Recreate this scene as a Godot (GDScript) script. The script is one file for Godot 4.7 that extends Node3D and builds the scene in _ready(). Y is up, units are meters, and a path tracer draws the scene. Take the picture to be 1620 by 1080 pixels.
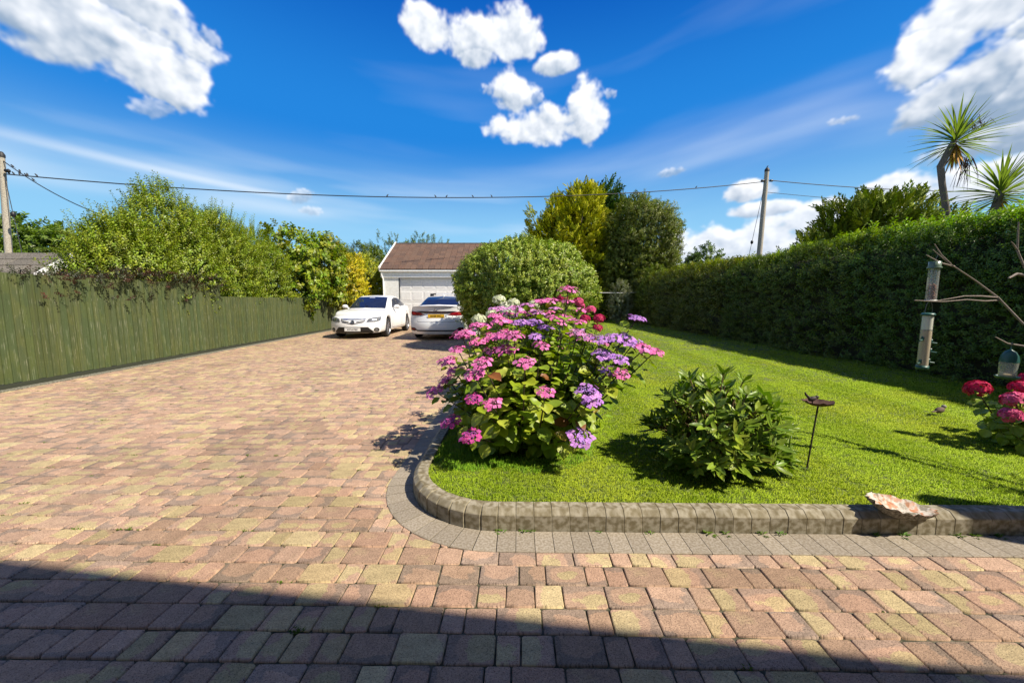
extends Node3D

# ---------------------------------------------------------------- shared state
var rng := RandomNumberGenerator.new()
var taken := {}
const TILT := 0.0157            # the plot is turned a little against the view axis
const FULL := 1.0

# ---------------------------------------------------------------- mesh builder
class MB:
	var v := PackedVector3Array()
	var n := PackedVector3Array()
	var c := PackedColorArray()
	var t := PackedVector2Array()
	var ix := PackedInt32Array()
	var tint := Color(1, 1, 1)

	func vert(p: Vector3, nn: Vector3, uv := Vector2.ZERO) -> int:
		v.append(p); n.append(nn); c.append(tint); t.append(uv)
		return v.size() - 1

	func face(a: int, b: int, d: int) -> void:
		var g := (v[b] - v[a]).cross(v[d] - v[a])
		if g.dot(n[a] + n[b] + n[d]) > 0.0:
			ix.append(a); ix.append(d); ix.append(b)
		else:
			ix.append(a); ix.append(b); ix.append(d)

	func tri(a: Vector3, b: Vector3, d: Vector3, nn: Vector3) -> void:
		var i := vert(a, nn)
		vert(b, nn); vert(d, nn)
		face(i, i + 1, i + 2)

	func quad(a: Vector3, b: Vector3, d: Vector3, e: Vector3, nn: Vector3, u0 := Vector2.ZERO, u1 := Vector2.RIGHT, u2 := Vector2.ONE, u3 := Vector2.DOWN) -> void:
		var i := vert(a, nn, u0)
		vert(b, nn, u1); vert(d, nn, u2); vert(e, nn, u3)
		face(i, i + 1, i + 2)
		face(i, i + 2, i + 3)

	func quad_auto(a: Vector3, b: Vector3, d: Vector3, e: Vector3, away: Vector3) -> void:
		var nn := (d - a).cross(e - b).normalized()
		if nn.dot((a + b + d + e) * 0.25 - away) < 0.0:
			nn = -nn
		quad(a, b, d, e, nn)

	# box with chamfered edges, in the frame xf
	func box(xf: Transform3D, s: Vector3, ch := 0.0) -> void:
		var h := s * 0.5
		var b := xf.basis
		if ch <= 0.0:
			for k in 3:
				for sg in [-1.0, 1.0]:
					var nn := Vector3.ZERO
					nn[k] = sg
					var i := (k + 1) % 3
					var j := (k + 2) % 3
					var p := []
					for q in [[-1, -1], [1, -1], [1, 1], [-1, 1]]:
						var w := Vector3.ZERO
						w[k] = sg * h[k]; w[i] = q[0] * h[i]; w[j] = q[1] * h[j]
						p.append(xf * w)
					quad(p[0], p[1], p[2], p[3], (b * nn).normalized())
			return
		ch = minf(ch, minf(h.x, minf(h.y, h.z)) * 0.9)
		for k in 3:
			var i := (k + 1) % 3
			var j := (k + 2) % 3
			for sg in [-1.0, 1.0]:
				var nn := Vector3.ZERO
				nn[k] = sg
				var p := []
				for q in [[-1, -1], [1, -1], [1, 1], [-1, 1]]:
					var w := Vector3.ZERO
					w[k] = sg * h[k]; w[i] = q[0] * (h[i] - ch); w[j] = q[1] * (h[j] - ch)
					p.append(xf * w)
				quad(p[0], p[1], p[2], p[3], (b * nn).normalized())
			for a1 in [-1.0, 1.0]:
				for a2 in [-1.0, 1.0]:
					var nn2 := Vector3.ZERO
					nn2[i] = a1; nn2[j] = a2
					var e := []
					for q2 in [[-1, 0], [1, 0], [1, 1], [-1, 1]]:
						var w2 := Vector3.ZERO
						w2[k] = q2[0] * (h[k] - ch)
						w2[i] = a1 * (h[i] - (ch if q2[1] == 1 else 0.0))
						w2[j] = a2 * (h[j] - (0.0 if q2[1] == 1 else ch))
						e.append(xf * w2)
					quad(e[0], e[1], e[2], e[3], (b * nn2).normalized())
		for x in [-1.0, 1.0]:
			for y in [-1.0, 1.0]:
				for z in [-1.0, 1.0]:
					var sn := Vector3(x, y, z)
					tri(xf * (sn * Vector3(h.x - ch, h.y - ch, h.z)), xf * (sn * Vector3(h.x, h.y - ch, h.z - ch)), xf * (sn * Vector3(h.x - ch, h.y, h.z - ch)), (b * sn).normalized())

	func at_box(pos: Vector3, s: Vector3, ch := 0.0) -> void:
		box(Transform3D(Basis(), pos), s, ch)

	# tube along points with a radius for each
	func tube(pts: PackedVector3Array, rad: PackedFloat32Array, sides := 6, caps := true) -> void:
		var first := v.size()
		var m := pts.size()
		var up := Vector3.UP
		var d0 := (pts[1] - pts[0]).normalized()
		if absf(d0.dot(up)) > 0.9:
			up = Vector3.RIGHT
		var side := d0.cross(up).normalized()
		for i in m:
			var d := (pts[mini(i + 1, m - 1)] - pts[maxi(i - 1, 0)]).normalized()
			side = (side - d * side.dot(d)).normalized()
			var o := d.cross(side)
			for k in sides:
				var a := TAU * k / sides
				var nn := side * cos(a) + o * sin(a)
				vert(pts[i] + nn * rad[i], nn, Vector2(float(k) / sides, float(i) * 0.3))
		for i in m - 1:
			for k in sides:
				var k2 := (k + 1) % sides
				face(first + i * sides + k, first + i * sides + k2, first + (i + 1) * sides + k2)
				face(first + i * sides + k, first + (i + 1) * sides + k2, first + (i + 1) * sides + k)
		if caps:
			for e in [0, m - 1]:
				var d2 := (pts[1] - pts[0]).normalized() * -1.0 if e == 0 else (pts[m - 1] - pts[m - 2]).normalized()
				var ci := vert(pts[e], d2)
				var ring := []
				for k in sides:
					ring.append(vert(v[first + e * sides + k], d2))
				for k in sides:
					face(ci, ring[k], ring[(k + 1) % sides])

	# surface of revolution round xf's y axis; profile holds (radius, height)
	func lathe(xf: Transform3D, prof: Array, sides := 16, squash := Vector2.ONE) -> void:
		var first := v.size()
		var m := prof.size()
		for i in m:
			var a0: Vector2 = prof[maxi(i - 1, 0)]
			var a1: Vector2 = prof[mini(i + 1, m - 1)]
			var dd := (a1 - a0).normalized()
			var pn := Vector2(dd.y, -dd.x)
			for k in sides:
				var a := TAU * k / sides
				var p := Vector3(prof[i].x * cos(a) * squash.x, prof[i].y, prof[i].x * sin(a) * squash.y)
				var nn := Vector3(pn.x * cos(a), pn.y, pn.x * sin(a))
				vert(xf * p, (xf.basis * nn).normalized(), Vector2(float(k) / sides, float(i) / m))
		for i in m - 1:
			for k in sides:
				var k2 := (k + 1) % sides
				face(first + i * sides + k, first + i * sides + k2, first + (i + 1) * sides + k2)
				face(first + i * sides + k, first + (i + 1) * sides + k2, first + (i + 1) * sides + k)

	# grid of points rows x cols, smooth, normals pointing away from each row's middle or along `out`
	func grid(p: Array, out := Vector3.ZERO, uvs := false) -> void:
		var first := v.size()
		var rows := p.size()
		var cols: int = p[0].size()
		for i in rows:
			var mid := Vector3.ZERO
			for j in cols:
				mid += p[i][j]
			mid /= cols
			for j in cols:
				var du: Vector3 = p[mini(i + 1, rows - 1)][j] - p[maxi(i - 1, 0)][j]
				var dv: Vector3 = p[i][mini(j + 1, cols - 1)] - p[i][maxi(j - 1, 0)]
				var nn := du.cross(dv)
				nn = nn.normalized() if nn.length() > 1e-9 else Vector3.UP
				var way: Vector3 = out if out != Vector3.ZERO else p[i][j] - mid
				if nn.dot(way) < 0.0:
					nn = -nn
				vert(p[i][j], nn, Vector2(float(j) / (cols - 1), float(i) / (rows - 1)))
		for i in rows - 1:
			for j in cols - 1:
				var a := first + i * cols + j
				face(a, a + 1, a + cols + 1)
				face(a, a + cols + 1, a + cols)

	func ellipsoid(xf: Transform3D, r: Vector3, sides := 10, rings := 6) -> void:
		var first := v.size()
		for i in rings + 1:
			var la := PI * i / rings
			for k in sides:
				var a := TAU * k / sides
				var u := Vector3(sin(la) * cos(a), cos(la), sin(la) * sin(a))
				vert(xf * (u * r), (xf.basis * (u / r)).normalized())
		for i in rings:
			for k in sides:
				var k2 := (k + 1) % sides
				face(first + i * sides + k, first + i * sides + k2, first + (i + 1) * sides + k2)
				face(first + i * sides + k, first + (i + 1) * sides + k2, first + (i + 1) * sides + k)

	func done() -> ArrayMesh:
		var a := []
		a.resize(Mesh.ARRAY_MAX)
		a[Mesh.ARRAY_VERTEX] = v
		a[Mesh.ARRAY_NORMAL] = n
		a[Mesh.ARRAY_COLOR] = c
		a[Mesh.ARRAY_TEX_UV] = t
		a[Mesh.ARRAY_INDEX] = ix
		var m := ArrayMesh.new()
		m.add_surface_from_arrays(Mesh.PRIMITIVE_TRIANGLES, a)
		return m

# ---------------------------------------------------------------- naming helpers
func numbered(called: String) -> String:
	var k: int = taken.get(called, 0)
	taken[called] = k + 1
	return called if k == 0 else "%s_%03d" % [called, k]

func tag(o: Node3D, label: String, category: String, group := "", kind := "") -> Node3D:
	if label: o.set_meta("label", label)
	if category: o.set_meta("category", category)
	if group: o.set_meta("group", group)
	if kind: o.set_meta("kind", kind)
	return o

func thing(called: String, label: String, category: String, at := Vector3.ZERO, turn := 0.0, group := "") -> Node3D:
	var o := Node3D.new()
	o.name = numbered(called)
	add_child(o)
	o.position = at
	o.rotation.y = turn
	tag(o, label, category, group)
	return o

func place(called: String, mesh: Mesh, mat: Material, parent: Node, xf := Transform3D()) -> MeshInstance3D:
	var o := MeshInstance3D.new()
	o.name = numbered(called) if parent == self else called
	o.mesh = mesh
	o.material_override = mat
	parent.add_child(o, true)
	o.transform = xf
	return o

func ground_piece(called: String, mesh: Mesh, mat: Material) -> MeshInstance3D:
	var o := place(called, mesh, mat, self)
	o.set_meta("kind", "structure")
	return o

func setting(called: String) -> Node3D:
	var o := Node3D.new()
	o.name = numbered(called)
	add_child(o)
	o.set_meta("kind", "structure")
	return o

# many small copies as one part of kind stuff
func scatter(called: String, mesh: Mesh, mat: Material, parent: Node, xfs: Array, cols: PackedColorArray) -> MultiMeshInstance3D:
	var mm := MultiMesh.new()
	mm.transform_format = MultiMesh.TRANSFORM_3D
	mm.use_colors = true
	mm.mesh = mesh
	mm.instance_count = xfs.size()
	for i in xfs.size():
		mm.set_instance_transform(i, xfs[i])
		mm.set_instance_color(i, cols[i])
	var o := MultiMeshInstance3D.new()
	o.name = numbered(called) if parent == self else called
	o.multimesh = mm
	o.material_override = mat
	parent.add_child(o, true)
	o.set_meta("kind", "stuff")
	return o

# ---------------------------------------------------------------- materials
func lin(r: float, g: float, b: float) -> Color:
	return Color(r, g, b).linear_to_srgb()

func mat(called: String, col: Color, rough := 0.7, metal := 0.0) -> StandardMaterial3D:
	var m := StandardMaterial3D.new()
	m.resource_name = called
	m.albedo_color = col.linear_to_srgb()
	m.roughness = rough
	m.metallic = metal
	return m

func leafy(called: String, rough := 0.5, through := Color(0.62, 0.7, 0.3), spec := 0.5) -> StandardMaterial3D:
	var m := mat(called, Color(1, 1, 1), rough)
	m.vertex_color_use_as_albedo = true
	m.cull_mode = BaseMaterial3D.CULL_DISABLED
	m.metallic_specular = spec
	if through != Color.BLACK:
		m.backlight_enabled = true
		m.backlight = through
	return m

func noise_bytes(size: int, freq: float, seed_: int, octaves := 4, sx := 1.0, kind := FastNoiseLite.TYPE_SIMPLEX_SMOOTH) -> PackedByteArray:
	var f := FastNoiseLite.new()
	f.noise_type = kind
	f.seed = seed_
	f.frequency = freq
	f.fractal_octaves = octaves
	var im := f.get_image(size, size, false, false, true)
	im.convert(Image.FORMAT_L8)
	return im.get_data()

func tex_from(bytes: PackedByteArray, size: int, fmt := Image.FORMAT_RGB8, h := 0) -> ImageTexture:
	return ImageTexture.create_from_image(Image.create_from_data(size, h if h else size, false, fmt, bytes))

# grey noise texture whose values run lo..hi (multiplied with a colour), tiling
func grain(freq: float, seed_: int, lo: Color, hi: Color, octaves := 4, size := 512, kind := FastNoiseLite.TYPE_SIMPLEX_SMOOTH) -> ImageTexture:
	var f := FastNoiseLite.new()
	f.noise_type = kind
	f.seed = seed_
	f.frequency = freq
	f.fractal_octaves = octaves
	var im := f.get_seamless_image(size, size)
	im.convert(Image.FORMAT_L8)
	var b := im.get_data()
	var out := PackedByteArray()
	out.resize(size * size * 3)
	var lut := PackedByteArray()
	for i in 256:
		var cc := lo.lerp(hi, smoothstep(0.0, 1.0, clampf((i / 255.0 - 0.5) * 1.7 + 0.5, 0.0, 1.0)))
		lut.append(int(cc.r * 255)); lut.append(int(cc.g * 255)); lut.append(int(cc.b * 255))
	for i in size * size:
		var k := b[i] * 3
		out[i * 3] = lut[k]; out[i * 3 + 1] = lut[k + 1]; out[i * 3 + 2] = lut[k + 2]
	return tex_from(out, size)

func bump_tex(freq: float, seed_: int, octaves := 4, size := 512, kind := FastNoiseLite.TYPE_SIMPLEX_SMOOTH) -> ImageTexture:
	return grain(freq, seed_, Color.BLACK, Color.WHITE, octaves, size, kind)

func triplanar(m: StandardMaterial3D, tex: Texture2D, scale: float, bump: Texture2D = null, depth := 0.0, world := false) -> StandardMaterial3D:
	m.albedo_texture = tex
	m.uv1_triplanar = true
	m.uv1_world_triplanar = world
	m.uv1_scale = Vector3.ONE * scale
	if bump:
		m.heightmap_enabled = true
		m.heightmap_texture = bump
		m.heightmap_scale = depth
	return m

# ---------------------------------------------------------------- small maths
func rnd(a: float, b: float) -> float:
	return rng.randf_range(a, b)

func plot(u: float, y: float, w: float) -> Vector3:
	return Vector3(u * cos(TILT) - w * sin(TILT), y, u * sin(TILT) + w * cos(TILT))

func towards(n: Vector3, spin := 0.0) -> Basis:      # y axis along n
	var y := n.normalized()
	var x := y.cross(Vector3(0.31, 0.12, 0.94) if absf(y.z) < 0.9 else Vector3.RIGHT).normalized()
	var z := x.cross(y)
	return Basis(x, y, z) * Basis(Vector3.UP, spin)

func unit() -> Vector3:
	var z := rnd(-1, 1)
	var a := rnd(0, TAU)
	var r := sqrt(1.0 - z * z)
	return Vector3(r * cos(a), z, r * sin(a))

func shade(c: Color, by: float, hue := 0.0) -> Color:
	var k := 1.0 + rnd(-by, by)
	return Color(c.r * k * (1.0 + rnd(-hue, hue)), c.g * k, c.b * k * (1.0 + rnd(-hue, hue)))

func hermite(a: Array, s: float) -> float:           # smooth curve through Vector2 keys
	var m := a.size()
	if s <= a[0].x: return a[0].y
	if s >= a[m - 1].x: return a[m - 1].y
	var i := 0
	while s > a[i + 1].x:
		i += 1
	var x0: float = a[i].x
	var x1: float = a[i + 1].x
	var h := x1 - x0
	var d: float = (a[i + 1].y - a[i].y) / h
	var m0 := d
	var m1 := d
	if i > 0:
		var dp: float = (a[i].y - a[i - 1].y) / (a[i].x - a[i - 1].x)
		m0 = 0.0 if dp * d <= 0.0 else 2.0 * dp * d / (dp + d)
	if i < m - 2:
		var dn: float = (a[i + 2].y - a[i + 1].y) / (a[i + 2].x - a[i + 1].x)
		m1 = 0.0 if dn * d <= 0.0 else 2.0 * dn * d / (dn + d)
	var t := (s - x0) / h
	var t2 := t * t
	var t3 := t2 * t
	return (2 * t3 - 3 * t2 + 1) * a[i].y + (t3 - 2 * t2 + t) * h * m0 + (-2 * t3 + 3 * t2) * a[i + 1].y + (t3 - t2) * h * m1

func arc_pts(a: Vector3, b: Vector3, sag: float, n := 24) -> PackedVector3Array:
	var p := PackedVector3Array()
	for i in n + 1:
		var t := float(i) / n
		p.append(a.lerp(b, t) - Vector3.UP * sag * 4.0 * t * (1.0 - t))
	return p

func same(r: float, n: int) -> PackedFloat32Array:
	var p := PackedFloat32Array()
	p.resize(n)
	p.fill(r)
	return p

func taper(a: float, b: float, n: int) -> PackedFloat32Array:
	var p := PackedFloat32Array()
	for i in n:
		p.append(lerpf(a, b, float(i) / (n - 1)))
	return p

# ================================================================ the scene
func _ready() -> void:
	rng.seed = 20240711
	var cam := Camera3D.new()
	cam.name = "camera"
	add_child(cam)
	cam.position = Vector3(0, 1.28, 0)
	cam.rotation_degrees = Vector3(-6.18, 0, 0)
	cam.fov = 83.96
	cam.near = 0.05
	cam.far = 600.0
	cam.current = true

	var env := Environment.new()
	env.background_mode = Environment.BG_SKY
	env.tonemap_mode = Environment.TONE_MAPPER_LINEAR
	env.tonemap_exposure = 1.65
	env.sdfgi_enabled = true
	env.ssao_enabled = true
	env.ssil_enabled = true
	var sky := Sky.new()
	var pano := PanoramaSkyMaterial.new()
	pano.panorama = sky_picture(2304, 1152)
	sky.sky_material = pano
	env.sky = sky
	var we := WorldEnvironment.new()
	we.name = "world_environment"
	we.environment = env
	add_child(we)

	var sun := DirectionalLight3D.new()
	sun.name = "sun"
	sun.light_energy = 1.6
	sun.light_color = Color(1.0, 0.955, 0.88)
	sun.light_angular_distance = 0.53
	sun.shadow_enabled = true
	add_child(sun)
	sun.look_at_from_position(Vector3(80.0, 100.0, 38.0), Vector3.ZERO, Vector3.UP)

	make_materials()
	make_sprigs()
	build_ground()
	build_kerb()
	build_house_behind()
	build_fences()
	build_garage()
	build_neighbour()
	build_poles_and_wires()
	build_hedges()
	build_trees()
	build_shrubs_left()
	build_round_bush()
	build_cordylines()
	build_cars()
	build_hydrangeas()
	build_rhododendron()
	build_feeder_tree()
	build_garden_ornaments()
	build_birds()
	build_grass()

# ---------------------------------------------------------------- sky
func sky_picture(w: int, h: int) -> ImageTexture:
	# clouds: azimuth, elevation, half width, half height (degrees), turn, greyness
	var cl := [
		[-48.0, 24.6, 10.5, 3.6, 0.10, 0.35], [-41.5, 23.0, 5.2, 3.3, -0.25, 0.12], [-57.0, 25.5, 9.0, 5.0, 0.1, 0.3], [-36.4, 27.2, 1.2, 0.8, -0.4, 0.5], [-41.8, 19.6, 2.0, 1.0, 0.2, 0.5],
		[-45.0, 28.5, 9.0, 2.6, -0.3, 0.2],
		[-11.0, 32.8, 3.8, 2.1, -0.15, 0.1], [-5.4, 32.2, 5.2, 2.4, 0.1, 0.1], [-0.2, 32.8, 4.4, 2.7, -0.1, 0.08], [-5.2, 30.7, 3.0, 1.6, 0.0, 0.2],
		[6.2, 29.8, 2.9, 1.15, 0.1, 0.3], [-3.4, 27.4, 1.2, 0.8, 0.0, 0.45],
		[0.2, 26.8, 3.7, 2.5, -0.35, 0.08], [4.2, 23.3, 7.4, 2.3, 0.0, 0.15], [10.6, 24.4, 3.1, 3.5, 0.0, 0.08], [3.4, 26.4, 1.0, 0.8, 0.0, 0.4], [13.6, 26.3, 0.8, 0.6, 0.0, 0.4],
		[45.6, 22.6, 3.4, 2.6, 0.4, 0.12], [50.5, 25.8, 6.5, 3.0, 0.2, 0.12], [48.6, 18.6, 5.0, 3.2, 0.2, 0.75], [54.0, 17.5, 7.0, 4.6, 0.0, 0.9], [60.0, 22.0, 9.0, 7.0, 0.0, 0.6], [51.5, 14.2, 5.0, 1.8, 0.1, 0.8],
		[44.8, 11.2, 4.0, 1.6, 0.0, 0.15], [50.5, 11.0, 5.5, 2.0, 0.0, 0.2], [60.0, 12.0, 8.0, 3.0, 0.0, 0.5],
		[26.0, 6.6, 6.0, 3.2, 0.0, 0.25], [33.5, 6.8, 6.0, 3.4, 0.1, 0.2], [38.0, 8.6, 4.5, 2.4, 0.25, 0.12], [42.0, 7.0, 7.0, 3.2, 0.0, 0.2], [31.0, 13.3, 3.2, 1.3, 0.0, 0.15], [32.5, 11.0, 3.4, 1.0, 0.0, 0.3],
		[20.5, 5.0, 5.0, 2.4, 0.0, 0.2], [39.6, 19.0, 1.7, 0.36, 0.0, 0.5], [-28.4, 13.0, 1.4, 0.8, 0.3, 0.5], [-27.2, 11.4, 1.3, 0.55, 0.0, 0.4], [22.0, 16.6, 1.8, 0.5, 0.1, 0.6],
		[95.0, 18.0, 14.0, 6.0, 0.1, 0.3], [128.0, 30.0, 15.0, 8.0, 0.0, 0.2], [170.0, 20.0, 18.0, 8.0, 0.0, 0.3], [-150.0, 34.0, 16.0, 8.0, 0.0, 0.2], [-110.0, 18.0, 16.0, 7.0, 0.0, 0.25], [-85.0, 38.0, 12.0, 7.0, 0.1, 0.2], [-172.0, 8.0, 20.0, 4.0, 0.0, 0.3], [80.0, 8.0, 16.0, 4.0, 0.0, 0.3],
		[150.0, 48.0, 20.0, 6.0, 0.0, 0.35], [70.0, 60.0, 28.0, 6.0, 0.0, 0.3], [-70.0, 52.0, 20.0, 6.0, 0.0, 0.3], [-170.0, 66.0, 34.0, 6.0, 0.0, 0.3], [175.0, 44.0, 14.0, 5.0, 0.0, 0.3], [-140.0, 56.0, 20.0, 6.0, 0.1, 0.3], [110.0, 66.0, 26.0, 5.0, 0.0, 0.35], [140.0, 12.0, 18.0, 4.0, 0.0, 0.3], [-130.0, 8.0, 14.0, 4.0, 0.0, 0.25], [-70.0, 12.0, 12.0, 4.0, 0.0, 0.2],
	]
	var big := FastNoiseLite.new()
	big.seed = 11
	big.frequency = 0.085
	big.fractal_octaves = 6
	big.fractal_gain = 0.55
	var thin := FastNoiseLite.new()
	thin.seed = 5
	thin.frequency = 0.05
	thin.fractal_octaves = 5
	var veil := FastNoiseLite.new()
	veil.seed = 23
	veil.frequency = 0.012
	veil.fractal_octaves = 3
	var out := PackedFloat32Array()
	out.resize(w * h * 3)
	var top := Vector3(0.001, 0.055, 0.30)
	var mid := Vector3(0.012, 0.148, 0.455)
	var low := Vector3(0.185, 0.395, 0.58)
	var haze := Vector3(0.33, 0.44, 0.55)
	for r in h:
		var el := 90.0 - (r + 0.5) * 180.0 / h
		var base: Vector3
		if el > 42.0: base = top.lerp(Vector3(0.001, 0.034, 0.175), smoothstep(42.0, 80.0, el))
		elif el > 22.0: base = mid.lerp(top, smoothstep(22.0, 42.0, el))
		elif el > 7.0: base = low.lerp(mid, smoothstep(7.0, 22.0, el))
		else: base = haze.lerp(low, smoothstep(-2.0, 7.0, el))
		var near := []
		for q in cl:
			if absf(el - q[1]) < (q[3] + q[2] * absf(q[4]) + 0.4) * 1.7:
				near.append(q)
		for k in w:
			var az := (k + 0.5) * 360.0 / w
			if az > 180.0: az -= 360.0
			var col := base
			if el > -1.0 and el < 85.0:
				# high thin streaks, drawn out along slightly tilted lines
				var s0 := sin(deg_to_rad(az))
				var c0 := cos(deg_to_rad(az))
				var lane := el + minf(az, 0.0) * 0.035 - smoothstep(0.0, 40.0, az) * 4.4
				var st := thin.get_noise_3d(s0 * 22.0, lane * 3.4, c0 * 22.0) * 0.65 + veil.get_noise_3d(s0 * 90.0, lane * 9.0, c0 * 90.0) * 0.9
				var wide := lerpf(exp(-pow((lane - 13.2) / 2.6, 2.0)), exp(-pow((lane - 15.0) / 3.2, 2.0)) * 0.32, smoothstep(-6.0, 10.0, az))
				wide = maxf(wide, exp(-pow((lane - 10.4) / 1.6, 2.0)) * 0.85 * smoothstep(12.0, 0.0, az))
				var a := clampf((st + 0.22) * 1.25, 0.0, 1.0) * wide * 0.75 + clampf(st - 0.1, 0.0, 1.0) * 0.14 * smoothstep(0.0, 10.0, el)
				var band := exp(-pow((el - (14.5 - (az + 52.0) * 0.075)) / 0.55, 2.0)) * smoothstep(-20.0, -34.0, az) * (0.65 + st)
				a = clampf(maxf(a, band * 0.8), 0.0, 0.85)
				col = col.lerp(Vector3(0.52, 0.58, 0.65), a)
				# heaped clouds
				var f := -9.0
				var grey := 0.0
				var under := 0.0
				var wisp := false
				for q in near:
					var dx: float = az - q[0]
					if absf(dx) < q[2] * 1.7 + 2.0:
						var dy: float = el - q[1]
						var ct := cos(q[4])
						var sn := sin(q[4])
						var ex: float = (dx * ct + dy * sn) / q[2]
						var ey: float = (-dx * sn + dy * ct) / q[3]
						if ey < 0.0: ey *= 1.12
						var g := 1.0 - (ex * ex + ey * ey)
						if g > f:
							under = -ey
							wisp = q[2] < 2.1 and q[5] > 0.35
							grey = q[5] if f < -1.0 else lerpf(grey, q[5], clampf((g - f) * 3.0, 0.0, 1.0))
							f = g
						elif g > f - 0.33:
							grey = lerpf(q[5], grey, 0.5 + (f - g) * 1.5)
				if f > -0.9:
					var nz := big.get_noise_2d(az * 2.0, el * 2.6) + big.get_noise_2d(az * 8.0 + 70.0, el * 9.5) * 0.26
					if wisp: nz += big.get_noise_2d(az * 15.0, el * 19.0) * 0.9 - 0.12
					var dens := f * 0.9 + 0.14 + nz * 0.95
					var al := smoothstep(-0.10, 0.52, dens) * (0.55 if wisp else 1.0)
					if al > 0.0:
						var nz2 := big.get_noise_2d((az + 0.8) * 2.0, (el + 0.9) * 2.6) + big.get_noise_2d((az + 0.5) * 8.0 + 70.0, (el + 0.6) * 9.5) * 0.16
						var lit := clampf(0.80 + (nz - nz2) * 0.6 - under * (0.24 + grey * 0.34) - grey * 0.62 - (dens - 0.5) * 0.10, 0.12, 1.0)
						var cc := Vector3(0.13, 0.21, 0.32).lerp(Vector3(0.68, 0.69, 0.71), lit)
						if el < 12.0: cc = cc.lerp(Vector3(0.48, 0.54, 0.63), 0.25)
						col = col.lerp(cc, al)
			var o := (r * w + k) * 3
			out[o] = col.x; out[o + 1] = col.y; out[o + 2] = col.z
		if el < -2.0:
			for k in w:
				var o2 := (r * w + k) * 3
				out[o2] = 0.12; out[o2 + 1] = 0.12; out[o2 + 2] = 0.09
	return ImageTexture.create_from_image(Image.create_from_data(w, h, false, Image.FORMAT_RGBF, out.to_byte_array()))

# ---------------------------------------------------------------- materials used in many places
var M := {}
func make_materials() -> void:
	M.white = triplanar(mat("white_paint", Color(0.80, 0.81, 0.80), 0.45), grain(0.02, 3, Color(0.96, 0.96, 0.95), Color.WHITE), 0.7)
	M.wood = mat("weathered_pole", Color(0.50, 0.46, 0.38), 0.85)
	triplanar(M.wood, grain(0.03, 8, Color(0.75, 0.73, 0.7), Color.WHITE), 1.4)
	M.bark = triplanar(mat("bark", Color(0.13, 0.10, 0.07), 0.9), grain(0.05, 9, Color(0.5, 0.5, 0.5), Color.WHITE), 3.0)
	M.twig = mat("green_brown_stem", Color(0.045, 0.03, 0.02), 0.7)
	M.black = mat("black_plastic", Color(0.012, 0.012, 0.013), 0.45)
	M.cable = mat("black_cable", Color(0.015, 0.015, 0.017), 0.6)
	M.rust = triplanar(mat("rusty_iron", Color(0.115, 0.05, 0.03), 0.85), grain(0.06, 4, Color(0.45, 0.4, 0.4), Color.WHITE), 9.0)
	M.iron = mat("dark_iron_rod", Color(0.03, 0.02, 0.017), 0.7)
	M.leaf = leafy("small_leaf", 0.45, Color(0.80, 0.85, 0.35))
	M.gloss_leaf = leafy("glossy_leaf", 0.4, Color(0.62, 0.7, 0.25), 0.4)
	M.needle = leafy("conifer_spray", 0.6, Color(0.5, 0.55, 0.2), 0.3)
	M.petal = leafy("petal", 0.6, Color(0.65, 0.55, 0.62), 0.3)
	M.blade = leafy("grass_blade", 0.6, Color(0.62, 0.7, 0.2), 0.3)
	M.feather = mat("dark_feathers", Color(0.02, 0.018, 0.017), 0.6)

# ---------------------------------------------------------------- leaves and sprigs
var S := {}
func kite(b: MB, base: Vector3, dir: Vector3, up: Vector3, len_: float, wid: float, fold := 0.25, droop := 0.12) -> void:
	var d := dir.normalized()
	var side := d.cross(up).normalized()
	var n0 := side.cross(d).normalized()
	var tip := base + d * len_ - n0 * droop * len_
	var m := base + d * len_ * 0.48
	var l := m + side * wid * 0.5 + n0 * wid * fold
	var r := m - side * wid * 0.5 + n0 * wid * fold
	var nl := (tip - base).cross(l - base).normalized()
	var nr := (r - base).cross(tip - base).normalized()
	if nl.dot(n0) < 0: nl = -nl
	if nr.dot(n0) < 0: nr = -nr
	var soft := (Vector3(base.x, base.y * 0.3, base.z) * 4.0 + d * 0.4 + Vector3.UP * 0.25).normalized()
	if soft.dot(n0) > -0.2:
		nl = nl.lerp(soft, 0.4).normalized()
		nr = nr.lerp(soft, 0.4).normalized()
	b.tri(base, l, tip, nl)
	b.tri(base, tip, r, nr)

func twig_mesh(leaves: int, span: float, ll: float, lw: float, stem := true, spread := 0.9, vary := 0.25) -> ArrayMesh:
	var b := MB.new()
	if stem:
		b.tint = Color(0.5, 0.4, 0.35)
		b.tube(PackedVector3Array([Vector3.ZERO, Vector3(0.004, span * 0.95, 0)]), PackedFloat32Array([span * 0.012 + 0.001, 0.0008]), 3, false)
	for i in leaves:
		var t := (i + 0.6) / leaves
		var a := i * 2.4 + rnd(-0.5, 0.5)
		var out := Vector3(cos(a), 0, sin(a))
		var d := (out * spread + Vector3.UP * rnd(0.25, 0.9)).normalized()
		var k := 1.0 + rnd(-vary, vary)
		b.tint = Color(k * (1.0 + rnd(-0.1, 0.15)), k, k)
		kite(b, Vector3(0, span * t, 0) + out * 0.003, d, (Vector3.UP + unit() * 0.5).normalized(), ll * rnd(0.7, 1.15), lw * rnd(0.8, 1.15))
	return b.done()

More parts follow.
